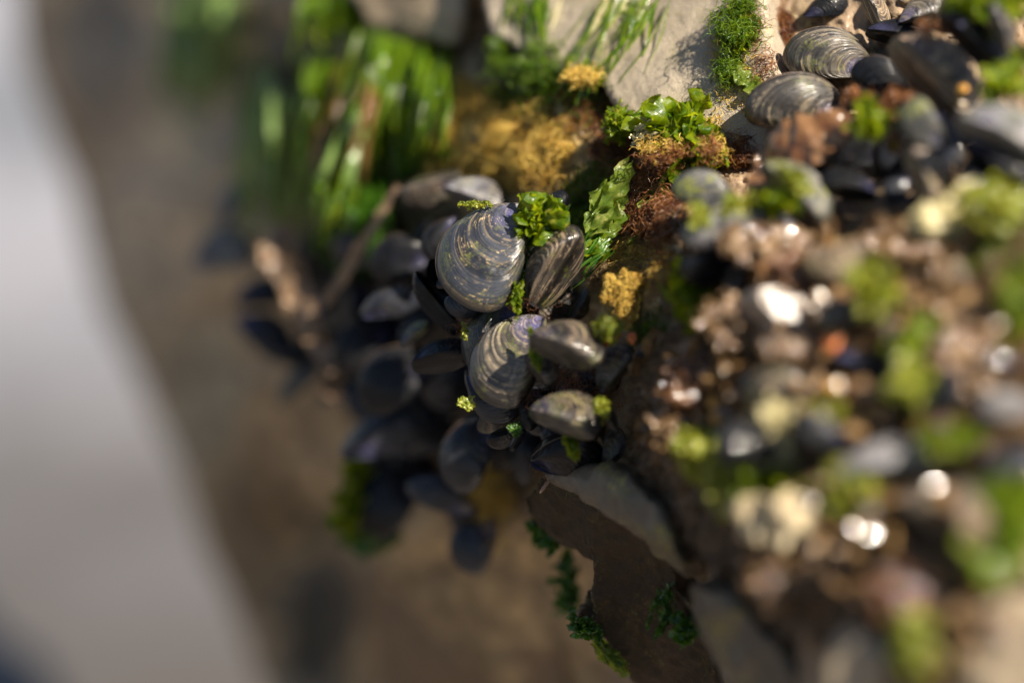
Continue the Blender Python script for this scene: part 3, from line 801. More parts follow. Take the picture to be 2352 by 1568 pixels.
MUSSELS = [
    # --- the sharp cluster
    ("large fan-shaped mussel with gold-flecked growth lines, topmost of the sharp cluster", 1114, 576, 268, 243, 24, -10, 1, 'fan', 'worn', .868, 'c', .99, 1.0),
    ("upright dark mussel tip poking up behind the crumpled green weed", 1263, 505, 150, 78, 0, 30, 0, 'thin', 'dark', .885, 'c', 1.3, 1.2),
    ("brown striped mussel leaning right of the crumpled green weed", 1264, 604, 208, 61, 6, 50, 0, 'plain_ringed', 'striped', .862, 'c', 1.0, 1.1),
    ("half hidden mussel crossed by a sharp shadow, just below the large fan-shaped one", 1128, 772, 185, 247, 5, -12, 1, 'fan', 'worn', .880, 'c', .95, 1.0),
    ("big ringed mussel with bold tan ridges in the middle of the cluster", 1166, 818, 226, 245, 20, -12, 1, 'fan_ringed', 'ringed', .862, 'c', .96, 1.0),
    ("soft-focus striped mussel tipped with green beads, right of the ringed mussel", 1308, 782, 178, -16, 10, 34, 0, 'plain_ringed', 'striped', .836, 'c', 1.15, 1.1),
    ("tiny shiny mussel catching the sun in the gap beside the ringed mussel", 1248, 842, 88, -42, 15, 25, 0, 'plain', 'striped', .846, 'c', 1.2, 1.2),
    ("dim olive mussel with slanted stripes behind the soft-focus one", 1402, 842, 128, 58, 8, 20, 0, 'plain_ringed', 'striped', .848, 'c', 1.2, 1.0),
    ("slender pale blue mussel edge standing at the cluster's right rim", 1470, 822, 98, 72, 0, 62, 0, 'thin', 'pale_shell', .848, 'c', .9, 1.0),
    ("plump tan-striped mussel pointing left, below the tiny shiny one", 1306, 944, 172, -14, 12, 26, 0, 'plain', 'striped', .840, 'c', 1.2, 1.2),
    ("dark mussel seen along its seam, lowest of the sharp cluster", 1302, 1034, 172, 2, 10, -48, 0, 'plain', 'dark', .858, 'c', 1.15, 1.25),
    ("blue-black mussel with a drilled hole near its tip", 1124, 920, 150, -32, 0, 8, 1, 'plain', 'blue', .868, 'c', 1.15, 1.0),
    ("small black mussel wedged beneath the ringed mussel", 1212, 942, 90, -68, 8, 10, 0, 'plain', 'dark', .860, 'c', 1.0, 1.0),
    ("black mussel in deep shade under the drilled one", 1160, 1006, 84, 205, 0, 30, 0, 'plain', 'dark', .872, 'c', 1.1, 1.0),
    ("sliver of a small mussel with a bright pale edge below the drilled one", 1188, 1008, 62, 55, 0, 60, 0, 'thin', 'dark', .862, 'c', 1.0, 1.0),
    ("small tan mussel tucked right of the plump striped one", 1400, 958, 74, 110, 0, 40, 0, 'thin', 'striped', .845, 'c', 1.1, 1.0),
    ("dark weathered mussel in shade at the cluster's lower right", 1412, 1030, 100, 75, 0, 30, 1, 'plain', 'striped', .855, 'c', 1.0, 1.0),
    ("black mussel buried in the dark gap between striped and tan mussels", 1330, 868, 130, 20, 0, 0, 0, 'plain', 'dark', .872, 'c', 1.2, 1.0),
    # --- the shaded side
    ("slim dark mussel with a pale lit upper edge, left of the ringed mussel", 1016, 812, 150, 14, 0, 48, 0, 'plain', 'dark', .888, 'l', 1.0, 1.1),
    ("thin mussel with a green streaked tip above the pale edged slim one", 950, 762, 88, 40, 0, 35, 0, 'thin', 'mossy_shell', .905, 'l', 1.1, 1.0),
    ("blurred mussel with a pale lower edge, beside the gaping mussel", 896, 690, 148, 14, 0, -40, 0, 'plain', 'blue', .935, 'l', .9, 1.0),
    ("round dull black mussel dome behind the gaping mussel", 922, 588, 150, 200, 0, 10, 1, 'fan', 'dark', .945, 'l', 1.0, 1.0),
    ("dark mussel half hidden behind the large fan-shaped one", 1008, 545, 120, 245, 0, 0, 1, 'plain', 'dark', .915, 'l', 1.1, 1.0),
    ("sunlit bluish white mussel lying behind the large fan-shaped one", 1095, 440, 150, -18, 0, 22, 0, 'plain', 'pale_shell', .925, 'l', .95, 1.0),
    ("brown flecked mussel in front of the sunlit white one, far edge of the cluster", 996, 440, 150, 200, 0, 24, 0, 'plain_ringed', 'striped', .937, 'l', 1.0, 1.0),
    ("pale blue blurred mussel alone at the outer left edge of the rock", 512, 572, 150, 8, 0, 0, 0, 'fan', 'pale_shell', 1.11, 'l', .95, 1.0),
    ("pale blue mussel standing behind the hanging green strands", 530, 462, 120, 60, 0, 20, 0, 'plain', 'pale_shell', 1.12, 'l', .9, 1.0),
    ("blurred mussel with a flat bluish top, left of the dry brown weed", 600, 668, 130, 10, 0, 30, 0, 'plain', 'blue', 1.07, 'l', 1.1, 1.0),
    ("blurred slate grey mussel below the bluish topped one", 612, 762, 150, -40, 0, 10, 0, 'fan', 'blue', 1.07, 'l', .9, 1.0),
    ("blurred grey green mussel below the dry brown weed", 676, 880, 125, 42, 0, 20, 0, 'thin', 'mossy_shell', 1.05, 'l', 1.1, 1.0),
    ("blurred grey mussel sticking out through the dry brown weed", 745, 680, 110, 60, 0, 20, 0, 'plain', 'blue', 1.03, 'l', 1.0, 1.0),
    ("long dark mussel with a pale ridge along its lower edge", 900, 982, 260, 16, 0, -30, 0, 'plain', 'blue', .972, 'l', .8, 1.0),
    ("black mussel filling the shade above the long ridged one", 912, 858, 210, 215, 0, 8, 1, 'fan', 'dark', .95, 'l', .9, 1.0),
    ("big glossy mussel mirroring blue sky, hanging under the drilled one", 1072, 1022, 215, 250, 0, 18, 1, 'plain', 'blue', .925, 'l', 1.0, 1.3),
    ("mussel with a pale blue rounded end, under the sky-mirroring one", 1024, 1132, 178, 160, 6, 26, 1, 'plain', 'blue', .955, 'l', .85, 1.0),
    ("rounded grey mussel hanging lowest of all, above the brown boulder", 1088, 1244, 140, 245, 0, 5, 1, 'fan', 'blue', .96, 'l', 1.05, 1.0),
    ("big black mussel rimmed with green weed, lower left of the group", 888, 1140, 205, 235, 0, 10, 1, 'fan', 'dark', 1.0, 'l', .95, 1.0),
    ("black mussel in shade between the gaping mussel and dry weed", 826, 790, 150, 230, 0, 10, 1, 'fan', 'dark', .99, 'l', 1.0, 1.0),
    # --- upper right
    ("large grey mussel with fine growth rings and a violet worn patch, against green tuft", 1908, 122, 212, 176, 4, 14, 1, 'fan_ringed', 'ringed', .868, 'r', .80, 1.0),
    ("mussel with white sun glare on its back, beside the weed shadow on the slab", 1832, 226, 240, 186, 10, 22, 1, 'fan_ringed', 'ringed', .853, 'r', .72, 1.0),
    ("black ridged mussel lying across the violet patched one", 2035, 180, 165, 152, 6, 15, 1, 'ridged', 'dark', .842, 'r', .95, 1.0),
    ("broad brown mussel with bold tan stripes and an orange spot", 2168, 162, 262, -44, 8, 30, 0, 'ridged', 'tan', .818, 'r', 1.15, 1.0),
    ("lit brown mussel pointing down at the top edge of the rock", 2016, 22, 116, -62, 0, 34, 0, 'thin_ringed', 'tan', .866, 'r', 1.2, 1.0),
    ("grey mussel with wrinkled rings at the top edge, right of the brown pointed one", 2118, 18, 130, 20, 0, 10, 0, 'plain_ringed', 'ringed', .86, 'r', 1.0, 1.0),
    ("black mussel in shade at the top edge, left of the brown pointed one", 1896, 14, 110, 10, 0, -10, 0, 'plain_ringed', 'dark', .885, 'r', 1.0, 1.0),
    ("dark mussel edge lying under the grey wrinkled one", 2068, 72, 160, -8, 0, 30, 0, 'thin', 'dark', .862, 'r', 1.1, 1.0),
    ("long black mussel slanting under the top corner's green weed", 2250, 92, 210, -42, 0, 24, 0, 'thin', 'dark', .80, 'r', 1.1, 1.0),
    ("pink tinged mussel beside the top corner's green weed", 2305, 60, 130, -62, 0, 30, 0, 'thin', 'striped', .79, 'r', 1.2, 1.0),
    ("small round glinting mussel between the glare and the striped mussel", 1976, 222, 74, 200, 0, 20, 1, 'fan', 'ringed', .838, 'r', 1.0, 1.0),
    ("pale yellow-green stained mussel above the lilac one", 2115, 292, 135, 125, 0, 10, 0, 'fan', 'mossy_shell', .788, 'r', .95, 1.0),
    ("tan and lilac mussel pointing down, below the yellow-green stained one", 2140, 402, 165, -62, 0, 30, 0, 'plain', 'tan', .782, 'r', 1.2, 1.0),
    ("grey blurred mussel lying across the right edge", 2310, 292, 230, -22, 0, 25, 0, 'plain', 'pale_shell', .765, 'r', .95, 1.0),
    ("black blurred mussel under the grey one at the right edge", 2310, 362, 220, -30, 0, 10, 0, 'plain', 'dark', .77, 'r', .9, 1.0),
    ("black mussel with a bright ringed end under the shiny kelp", 1978, 342, 160, 190, 0, 10, 1, 'plain_ringed', 'dark', .825, 'r', 1.1, 1.0),
    ("small round black mussel in the dark hollow below the lilac one", 2058, 430, 84, 250, 0, 10, 1, 'fan', 'blue', .80, 'r', 1.0, 1.0),
    ("tiny black mussel beneath the small round one", 2082, 472, 60, 250, 0, 10, 1, 'fan', 'blue', .795, 'r', 1.0, 1.0),
    ("grey-blue blurred mussel just below the sea lettuce and red turf", 1632, 440, 170, 158, 0, 20, 1, 'plain', 'mossy_shell', .828, 'r', 1.05, 1.0),
    ("long pale sunlit mussel fringed with green, below the grey-blue one", 1692, 508, 262, 190, 0, 20, 1, 'plain', 'pale_shell', .80, 'r', .7, 1.0),
    ("green stained mussel slanting down from the shiny kelp", 1836, 425, 200, -40, 0, 24, 0, 'plain', 'mossy_shell', .80, 'r', .95, 1.0),
    # --- near, blurred
    ("dark striped blurred mussel below the dazzling wet stone", 1800, 890, 185, 176, 0, 20, 1, 'fan_ringed', 'striped', .762, 'n', .9, 1.0),
    ("slender lilac grey mussel left of the green weed blade", 1998, 838, 175, -20, 0, 30, 0, 'thin', 'blue', .752, 'n', 1.1, 1.0),
    ("bluish blurred mussel above the near right hollow", 2312, 925, 150, 186, 0, 20, 1, 'plain', 'pale_shell', .71, 'n', .9, 1.0),
    ("large lilac grey mussel lying flat across the near rock", 2055, 1050, 310, 8, 0, 24, 0, 'plain', 'pale_shell', .728, 'n', .7, 1.0),
    ("grey blurred mussel in the shade at the right edge", 2310, 1076, 160, 30, 0, 20, 0, 'plain', 'blue', .70, 'n', 1.0, 1.0),
    ("tiny wet mussel shining like a white pearl", 1992, 1190, 64, 90, 0, 0, 0, 'fan', 'pale_shell', .722, 'n', 1.1, 1.0),
    ("black blurred mussel beneath the white pearl-like one", 2080, 1250, 210, 10, 0, 10, 0, 'fan', 'dark', .73, 'n', .8, 1.0),
    ("black blurred mussel in the low dark hollow at the right edge", 2280, 1310, 180, 20, 0, 10, 0, 'plain', 'dark', .70, 'n', 1.0, 1.0),
]
for row in MUSSELS:
    hole = (0.62, 0.30, 0.075) if "drilled hole" in row[0] else None
    mussel(*row[:11], row[11], row[12], row[13], hole=hole)
def pack(label, spots, grp, mats, seed, lo, hi, variants, dr=None):
    r = random.Random(seed)
    for (x, y) in spots:
        o = mussel(label, x, y, r.uniform(lo, hi), r.uniform(150, 290), r.uniform(-10, 30), r.uniform(-50, 50), r.random() < .5, r.choice(variants), r.choice(mats), r.uniform(*dr) if dr else float(wall_d(x, y)) - r.uniform(.012, .03), 'l', 1.05, 1.0)
        o["group"] = grp
pack("near-black mussel packed in the deep shade of the blurred pile below the dry weed", [(735, 560), (790, 640), (850, 560), (840, 720), (730, 800), (790, 880), (870, 800), (940, 660), (975, 740), (990, 880), (1030, 930), (960, 1060), (860, 940), (1060, 860), (985, 600), (1120, 1000), (1000, 1000), (940, 930), (880, 1060), (1070, 1150), (700, 640), (1240, 1000), (1180, 860), (1330, 960), (1370, 860), (1200, 1040)],
     "near-black mussels packed in the shade", ['dark', 'dark', 'blue'], 3, 120, 190, ['plain', 'fan', 'thin'])
pack("small dark pointed mussel packed into a gap of the sharp central cluster", [(1205, 715), (1080, 700), (1255, 905), (1205, 905), (1290, 700), (1340, 700), (1375, 905), (1245, 985), (1290, 960), (1090, 860), (1350, 1010), (1420, 900), (1040, 640), (1300, 880), (1150, 955)],
     "small dark mussels in the gaps of the cluster", ['dark', 'blue', 'striped'], 14, 80, 125, ['plain', 'thin', 'plain'], (.876, .888))
pack("dark blurred mussel wedged among its neighbours on the sunny upper right rock", [(1950, 420), (2235, 250), (2240, 420), (2180, 330), (2300, 440), (1900, 330), (2330, 120), (2060, 330), (2200, 10)],
     "dark mussels wedged among others on the upper right", ['dark', 'striped', 'dark', 'blue'], 4, 120, 190, ['plain', 'plain_ringed', 'thin'])
pack("grey brown blurred mussel half sunk in the wet brown weed of the near rock", [(1700, 640), (1960, 720), (1880, 1000), (2180, 900), (2260, 820), (1720, 1010), (1560, 950), (2140, 1140), (2240, 1180), (1640, 600), (1930, 600), (2060, 780)],
     "grey brown mussels half sunk in brown weed", ['striped', 'dark', 'tan', 'striped'], 5, 110, 170, ['plain', 'plain_ringed', 'thin'])
# the gaping one: two valves standing apart, mantle between
gm = mussel("gaping mussel with parted valves and brown flesh showing, left of the large fan-shaped one", 1024, 682, 175, 128, 0, 78, 0, 'plain', 'dark', .895, 'c', 1.05, 1.1, gape=46)

# ------------------------------------------------------------------ weeds
class Soup:
    def __init__(self):
        self.V, self.F, self.n = [], [], 0
    def add(self, V, F):
        self.V.append(V); self.F.append(F + self.n); self.n += len(V)
    def build(self, name, mat, parent=None):
        me = new_mesh(name, np.concatenate(self.V), np.concatenate(self.F))
        return link(name, me, mat, parent)

def rand_rot(r):
    q = r.normal(size=4); q /= np.linalg.norm(q)
    w, x, y, z = q
    return np.array([[1 - 2 * (y * y + z * z), 2 * (x * y - z * w), 2 * (x * z + y * w)], [2 * (x * y + z * w), 1 - 2 * (x * x + z * z), 2 * (y * z - x * w)], [2 * (x * z - y * w), 2 * (y * z + x * w), 1 - 2 * (x * x + y * y)]])

def face_rot(r, n, spread):
    """frame whose z leans about the direction n"""
    z = np.array(n) + spread * r.normal(size=3)
    z /= np.linalg.norm(z)
    a = r.normal(size=3); x = a - z * (a @ z); x /= np.linalg.norm(x)
    return np.stack([x, np.cross(z, x), z], 1)

def sheet(r, size, aspect, ruffle, n=10, m=8, thick=0.0):
    u, v = np.meshgrid(np.linspace(-1, 1, n), np.linspace(-1, 1, m), indexing='ij')
    ph = r.uniform(0, 20)
    wid = np.sqrt(np.clip(1 - (u * .96) ** 2, 0, 1)) * (1 + .35 * np.sin(u * 3 + ph) + .2 * np.sin(u * 7 + ph * 2)) * (1 + .10 * np.abs(v) * np.sin(u * 13 + ph * 5 + 2 * np.sign(v)) + .08 * np.abs(v) * np.sin(u * 29 + ph * 3))
    x = u * (1 + 0.12 * np.sin(v * 4 + ph))
    y = v * wid * aspect
    q = np.stack([u * 1.5 + ph, v * 1.5 + ph, u * 0 + ph], -1)
    edge = 0.25 + np.maximum(np.abs(v), np.abs(u)) ** 2
    z = ruffle * (0.55 * fbm(q, int(ph * 50), 2) + edge * 0.35 * np.sin(u * 9 + ph * 3 + 3 * v) * np.sign(v + 1e-3)) + 0.25 * ruffle * (u * u - .4)
    V = np.stack([x, y, z], -1).reshape(-1, 3) * size
    return V, grid_faces(n, m)

def lettuce(label, px, py, rx, ry, d, n, size, mat, seed, depth=0.006, aspect=.6, ruffle=.6, spread=.9, surf=None, name="sea_lettuce", cat="seaweed", grp=None, rot=None, hang=None, lean=(-.1, -.75, .6)):
    r = np.random.default_rng(seed)
    s = Soup()
    for i in range(n):
        a, b = r.uniform(0, 2 * math.pi), math.sqrt(r.random())
        ox, oy = rx * b * math.cos(a), ry * b * math.sin(a)
        if rot is not None:
            c_, s_ = math.cos(math.radians(rot)), math.sin(math.radians(rot))
            ox, oy = ox * c_ + oy * s_, -ox * s_ + oy * c_
        qx, qy = px + ox, py + oy
        dd = (surf(qx, qy) - 0.002 if surf is not None else d) - depth * r.random() * (1.1 - b * b)
        sz = size * r.uniform(.55, 1.25)
        V, F = sheet(r, sz, aspect * r.uniform(.6, 1.3), ruffle, 16, 8)
        if hang is not None:
            h = math.radians(hang + r.normal() * 14)
            x = np.array([math.cos(h), 0.15 * r.normal(), math.sin(h)]); x /= np.linalg.norm(x)
            z = np.array([0, -1, .35]) + spread * r.normal(size=3); z -= x * (x @ z); z /= np.linalg.norm(z)
            Rm = np.stack([x, np.cross(z, x), z], 1)
        else:
            Rm = face_rot(r, lean, spread)
        s.add(V @ Rm.T + pt(qx, qy, dd), F)
    o = s.build(name, M[mat])
    return tag(o, label, cat, grp)

def ribbon_pts(P, wdir, width, twist, r):
    """band along P (n,3) with half-width profile"""
    n = len(P)
    t = np.linspace(0, 1, n)
    T = np.gradient(P, axis=0); T /= np.linalg.norm(T, axis=1, keepdims=True) + 1e-12
    B = np.cross(T, wdir); B /= np.linalg.norm(B, axis=1, keepdims=True) + 1e-12
    N = np.cross(B, T)
    th = twist * t + r.uniform(0, 6.28)
    B2 = B * np.cos(th)[:, None] + N * np.sin(th)[:, None]
    N2 = np.cross(B2, T)
    w = width * (np.clip(np.sin(np.pi * (t * .86 + .1)), .05, 1) ** .6) * (1 + .25 * np.sin(t * 9 + r.uniform(0, 6)))
    V = np.stack([P - B2 * w[:, None], P + N2 * w[:, None] * .35, P + B2 * w[:, None]], 1).reshape(-1, 3)
    return V, grid_faces(n, 3)

def strands(label, roots, drop, dirx, width, mat, seed, surf, lift=0.004, wav=10, n=60, name="hanging_weed", grp=None, nseg=16, curl=0.6):
    """ribbons that hang from a line of roots [(x0,y0),(x1,y1)] and lie on the surface below them"""
    r = np.random.default_rng(seed)
    s = Soup()
    R0 = np.array(roots, float)
    for i in range(n):
        f = r.random() * (len(R0) - 1)
        k = int(f)
        p0 = R0[k] + (R0[k + 1] - R0[k]) * (f - k) + r.normal(size=2) * 8
        L = drop * r.uniform(.35, 1.1)
        t = np.linspace(0, 1, nseg)
        ph, fr = r.uniform(0, 6.28), r.uniform(2, 5)
        dx = dirx * r.uniform(.6, 1.5) + r.normal() * .08
        X = p0[0] + L * dx * t + wav * np.sin(t * fr + ph) * t
        Y = p0[1] + L * t
        D = surf(X, Y) - lift * r.uniform(.2, 1.6) * np.sin(np.pi * np.clip(t * .9 + .05, 0, 1)) ** .5
        V, F = ribbon_pts(pt(X, Y, D), np.array([0, -1.0, .2]), width * r.uniform(.5, 1.4), curl * r.normal(), r)
        s.add(V, F)
    return tag(s.build(name, M[mat]), label, "seaweed", grp)

def filaments(roots, normals, length, width, r, seg=5, curl=1.0, grav=0.3):
    """many short curly three-sided threads (vectorised)"""
    N = len(roots)
    L = length * r.uniform(.5, 1.3, N)
    dirs = normals + .75 * r.normal(size=(N, 3))
    dirs /= np.linalg.norm(dirs, axis=1, keepdims=True)
    side = np.cross(dirs, r.normal(size=(N, 3)))
    side /= np.linalg.norm(side, axis=1, keepdims=True)
    up = np.cross(side, dirs)
    ph = r.uniform(0, 6.28, N); fr = r.uniform(1.5, 4.5, N)
    cl = curl * r.uniform(.3, 1.0, N)
    P = []
    for k in range(seg + 1):
        t = k / seg
        p = roots + dirs * (L * t)[:, None] + side * (L * cl * .4 * (np.sin(fr * t * 2 + ph) - np.sin(ph)))[:, None] + up * (L * cl * .4 * (np.cos(fr * t * 2 + ph) - np.cos(ph)))[:, None]
        p = p + np.array([0, .0, -1.0]) * (grav * L * t * t)[:, None]
        P.append(p)
    P = np.stack(P, 1)
    T = np.gradient(P, axis=1); T /= np.linalg.norm(T, axis=2, keepdims=True) + 1e-12
    A = np.cross(T, side[:, None, :] + .3 * up[:, None, :]); A /= np.linalg.norm(A, axis=2, keepdims=True) + 1e-12
    B = np.cross(T, A)
    w = width * r.uniform(.6, 1.5, N)[:, None] * np.linspace(1, .35, seg + 1)[None]
    rings = []
    for a in range(3):
        th = 2 * math.pi * a / 3
        rings.append(P + (A * math.cos(th) + B * math.sin(th) * .6) * w[..., None])
    V = np.stack(rings, 2).reshape(-1, 3)
    base = (np.arange(N) * (seg + 1) * 3)[:, None, None]
    k = np.arange(seg)[None, :, None] * 3
    F = []
    for a in range(3):
        b = (a + 1) % 3
        F.append(np.concatenate([base + k + a, base + k + b, base + k + 3 + b, base + k + 3 + a], 2))
    return V, np.stack(F, 2).reshape(-1, 4)

def turf(name, label, blobs, mat, seed, surf=None, kind="stuff", curl=1.0, cat="seaweed"):
    """blobs: px, py, rx, ry, count, length mm, width mm"""
    r = np.random.default_rng(seed)
    s = Soup()
    for (bx, by, rx, ry, cnt, ln, wd, *rest) in blobs:
        cnt = int(cnt * 2.2)
        a = r.uniform(0, 6.2832, cnt); b = r.random(cnt) ** .5
        b = b * (1 + .25 * np.sin(3 * a + bx) + .18 * np.sin(7 * a + by))
        qx, qy = bx + rx * b * np.cos(a), by + ry * b * np.sin(a)
        keep = vnoise(p2(qx / 38.0, qy / 38.0), 71) + .35 * r.normal(size=cnt) > -.12
        qx, qy = qx[keep], qy[keep]
        d = (surf or rock_d)(qx, qy)
        if rest:
            d = np.full_like(qx, rest[0]) + rest[1] * r.normal(size=len(qx)) if len(rest) > 1 else d - rest[0]
        nr = wall_n(qx, qy)
        V, F = filaments(pt(qx, qy, d), nr, ln / 1000.0, wd / 1000.0, r, curl=curl)
        s.add(V, F)
    o = s.build(name, M[mat])
    return tag(o, label, cat, kind=kind)
# -- stuff: uncountable low turf on the rock
turf("red_turf", "short red brown turf of wiry weed on the rock", [
    (1570, 362, 80, 22, 420, 4.5, .22, .864, .007), (1620, 350, 40, 40, 260, 4.5, .22, .861, .006), (1530, 372, 50, 30, 300, 5, .22, .870, .006), (1545, 400, 95, 65, 2600, 5.5, .24), (1500, 470, 70, 95, 2000, 6, .26), (1410, 345, 45, 70, 900, 5, .2), (1590, 470, 60, 60, 900, 5, .26),
    (1760, 120, 80, 120, 1800, 5, .2), (1740, 40, 70, 60, 700, 5, .2), (1690, 345, 45, 40, 500, 5, .2), (1330, 255, 80, 50, 900, 5, .22),
    (2040, 228, 70, 22, 260, 4, .4, .82, .004), (2190, 70, 60, 14, 160, 4, .3, .81, .004), (1990, 960, 120, 60, 900, 6, .5), (2010, 620, 80, 60, 600, 6, .4)], 'red', 5)
turf("ochre_turf", "short ochre yellow turf carpeting the recess under the pale slab", [
    (1120, 300, 130, 95, 2600, 6, .32), (1230, 340, 90, 70, 1500, 6, .3), (1040, 250, 60, 60, 800, 6, .32), (1150, 400, 110, 35, 800, 6, .3), (1345, 170, 40, 22, 420, 3.6, .3, .905, .003),
    (1430, 678, 38, 56, 1500, 1.6, .22, .851, .0015), (1530, 345, 60, 26, 260, 4, .24, .868, .006), (1640, 325, 26, 50, 180, 4, .22, .861, .005), (1480, 600, 90, 50, 900, 4, .18), (1700, 160, 45, 130, 900, 5, .2), (1740, 250, 40, 60, 400, 5, .2)], 'ochre', 6)
turf("green_turf", "short bright green turf along cracks and edges of the rock", [
    (1700, 60, 50, 85, 1300, 5, .24, .875, .003), (1690, 150, 32, 60, 500, 5, .22, .872, .003), (1745, 210, 40, 30, 300, 4, .2), (1250, 160, 60, 45, 800, 5, .28, .928, .004), (1150, 150, 25, 70, 400, 5, .3, .945, .004), (1280, 240, 120, 40, 900, 5, .25),
    (1330, 480, 60, 70, 1000, 5, .2), (1380, 430, 40, 60, 600, 5, .2), (950, 320, 60, 90, 500, 7, .4), (1060, 380, 60, 30, 300, 5, .3),
    (1500, 800, 40, 90, 500, 4, .22), (1550, 880, 60, 60, 400, 4, .25), (1390, 1120, 80, 18, 500, 2.0, .12, .872, .004),
    (2250, 480, 110, 60, 600, 7, .5), (2280, 560, 80, 80, 500, 7, .5)], 'strand', 7)
turf("brown_turf", "glistening wet brown turf matted over the near rock", [
    (1700, 560, 120, 70, 1100, 7, .5), (1850, 600, 110, 110, 1500, 8, .55), (1720, 700, 90, 120, 1300, 8, .55), (1640, 820, 110, 110, 1500, 8, .55), (1560, 900, 90, 110, 1200, 7, .45), (1900, 760, 110, 70, 900, 8, .55),
    (1700, 960, 140, 80, 1300, 8, .55), (1900, 930, 140, 60, 900, 8, .55), (1560, 1040, 80, 100, 900, 7, .45), (1640, 1180, 90, 90, 800, 7, .5), (1930, 1130, 160, 60, 800, 8, .6), (2200, 760, 130, 110, 1100, 8, .6), (2250, 1000, 110, 70, 600, 8, .6),
    (1780, 1350, 130, 80, 700, 7, .6), (1980, 1350, 160, 90, 1000, 8, .65), (2180, 1330, 150, 90, 900, 8, .65), (2100, 1470, 160, 90, 800, 8, .65), (2260, 420, 110, 50, 600, 7, .5), (2160, 520, 120, 60, 600, 7, .5), (2320, 560, 80, 140, 700, 7, .6), (2150, 920, 120, 60, 600, 8, .6), (2300, 830, 70, 70, 500, 8, .6),
    (2000, 700, 60, 90, 500, 8, .6), (2100, 1180, 120, 60, 500, 8, .6)], 'brown', 8)
turf("straw_turf", "fine straw coloured fuzz on the bare rock beside the ochre crust", [
    (1490, 560, 90, 50, 1300, 2.6, .12), (1410, 610, 80, 50, 1400, 3.5, .12), (1560, 650, 80, 70, 1400, 3.5, .14), (1490, 950, 50, 150, 1300, 2.5, .11), (1380, 560, 60, 40, 500, 3.5, .12), (1290, 420, 90, 60, 900, 5, .14)], 'straw', 9)
turf("byssus_threads", "thin brown byssus threads and fibres in the gaps of the central cluster", [(1225, 690, 40, 20, 120, 5, .08, .872, .006), (1200, 880, 30, 40, 120, 5, .08, .868, .006), (1300, 880, 60, 30, 160, 5, .08, .862, .006), (1290, 1075, 60, 14, 160, 4, .08, .868, .004), (1410, 900, 40, 70, 160, 5, .08, .858, .006), (1060, 730, 30, 40, 80, 5, .08, .885, .006)], 'red', 12)
turf("orange_threads", "rusty byssus threads under the sky-mirroring mussel", [(1140, 1150, 40, 90, 700, 7, .16, .965, .01), (1120, 1090, 40, 50, 300, 6, .16, .955, .008)], 'ochre', 10)

# -- sea lettuce and other green weed: every clump its own thing
lettuce("bright crinkled sea lettuce heaped on the pale slab", 1562, 284, 66, 28, .873, 17, .0098, 'lettuce', 101, depth=.01, ruffle=.5, spread=.5)
lettuce("ragged yellowish fringe of weed drooping over the red turf, under the crinkled heap", 1605, 338, 50, 30, .864, 12, .009, 'lettuce', 102, depth=.008, ruffle=.45, hang=-80, spread=.6)
lettuce("tangle of bleached cream weed curls left of the crinkled heap", 1490, 308, 34, 34, .870, 22, .0042, 'cream_weed', 103, depth=.006, aspect=.22, ruffle=.5)
lettuce("flat translucent sea lettuce blades hanging between cluster and red turf", 1405, 466, 34, 56, .868, 8, .0095, 'lettuce_pale', 104, depth=.006, aspect=.42, ruffle=.28, spread=.35, hang=-115)
lettuce("yellow green frilled weed at the foot of the flat translucent blades", 1385, 545, 26, 42, .870, 9, .0085, 'lettuce', 105, depth=.006, aspect=.3, ruffle=.35, spread=.4, hang=-118)
lettuce("pair of dark green pointed blades right of the flat translucent ones", 1492, 500, 20, 44, .868, 7, .012, 'lettuce_pale', 106, depth=.005, aspect=.32, ruffle=.3, spread=.4, hang=-105)
lettuce("crumpled glossy green weed stuffed between the two sharpest mussels", 1238, 506, 26, 38, .864, 24, .0085, 'lettuce', 107, depth=.008, ruffle=.6, spread=.7)
lettuce("stringy dark green tail of weed running down between the two sharpest mussels", 1196, 602, 14, 62, .868, 34, .0065, 'deep_green', 108, depth=.006, aspect=.16, ruffle=.5, spread=.8, hang=-100)
lettuce("little green tuft squeezed out under the two sharpest mussels", 1188, 684, 9, 22, .857, 12, .0042, 'lettuce', 109, depth=.004, aspect=.16, ruffle=.5, spread=.7, hang=-95)
lettuce("small bright green tuft on the crack left of the crinkled heap", 1420, 282, 28, 44, .886, 34, .0042, 'lettuce', 110, depth=.008, aspect=.3, ruffle=.6, spread=1.0)
lettuce("green tuft bristling beside the grey violet-patched mussel", 1692, 80, 34, 80, .875, 18, .0042, 'lettuce', 111, depth=.008, aspect=.28, ruffle=.5, spread=1.0)
lettuce("single round pale green leaf beside the sun-glared mussel", 1718, 188, 10, 8, .866, 3, .0072, 'lettuce_pale', 112, depth=.002, aspect=.7, ruffle=.3, spread=.3)
lettuce("green fuzz growing on the top rim of the large fan-shaped mussel", 1092, 470, 40, 7, .866, 46, .0013, 'yellow_green', 113, depth=.003, aspect=.5, ruffle=.7, spread=1.0, name="green_fuzz")
lettuce("tiny yellow green sprig on the left rim of the half hidden mussel", 1068, 762, 6, 20, .868, 20, .0012, 'yellow_green', 114, depth=.002, aspect=.5, ruffle=.7, spread=1.0, name="green_fuzz")
lettuce("yellow green flap stuck in the drilled hole", 1072, 926, 9, 9, .860, 4, .003, 'yellow_green', 115, depth=.002, aspect=.5, ruffle=.4, spread=.5, name="green_fuzz")
lettuce("thin green blade between the ringed and soft-focus mussels", 1227, 790, 6, 24, .842, 6, .0055, 'lettuce', 116, depth=.003, aspect=.25, ruffle=.4, spread=.5, hang=-85)
lettuce("green beaded weed at the tip of the soft-focus striped mussel", 1398, 752, 26, 24, .832, 40, .0026, 'yellow_green', 117, depth=.006, aspect=.5, ruffle=.7, spread=1.1)
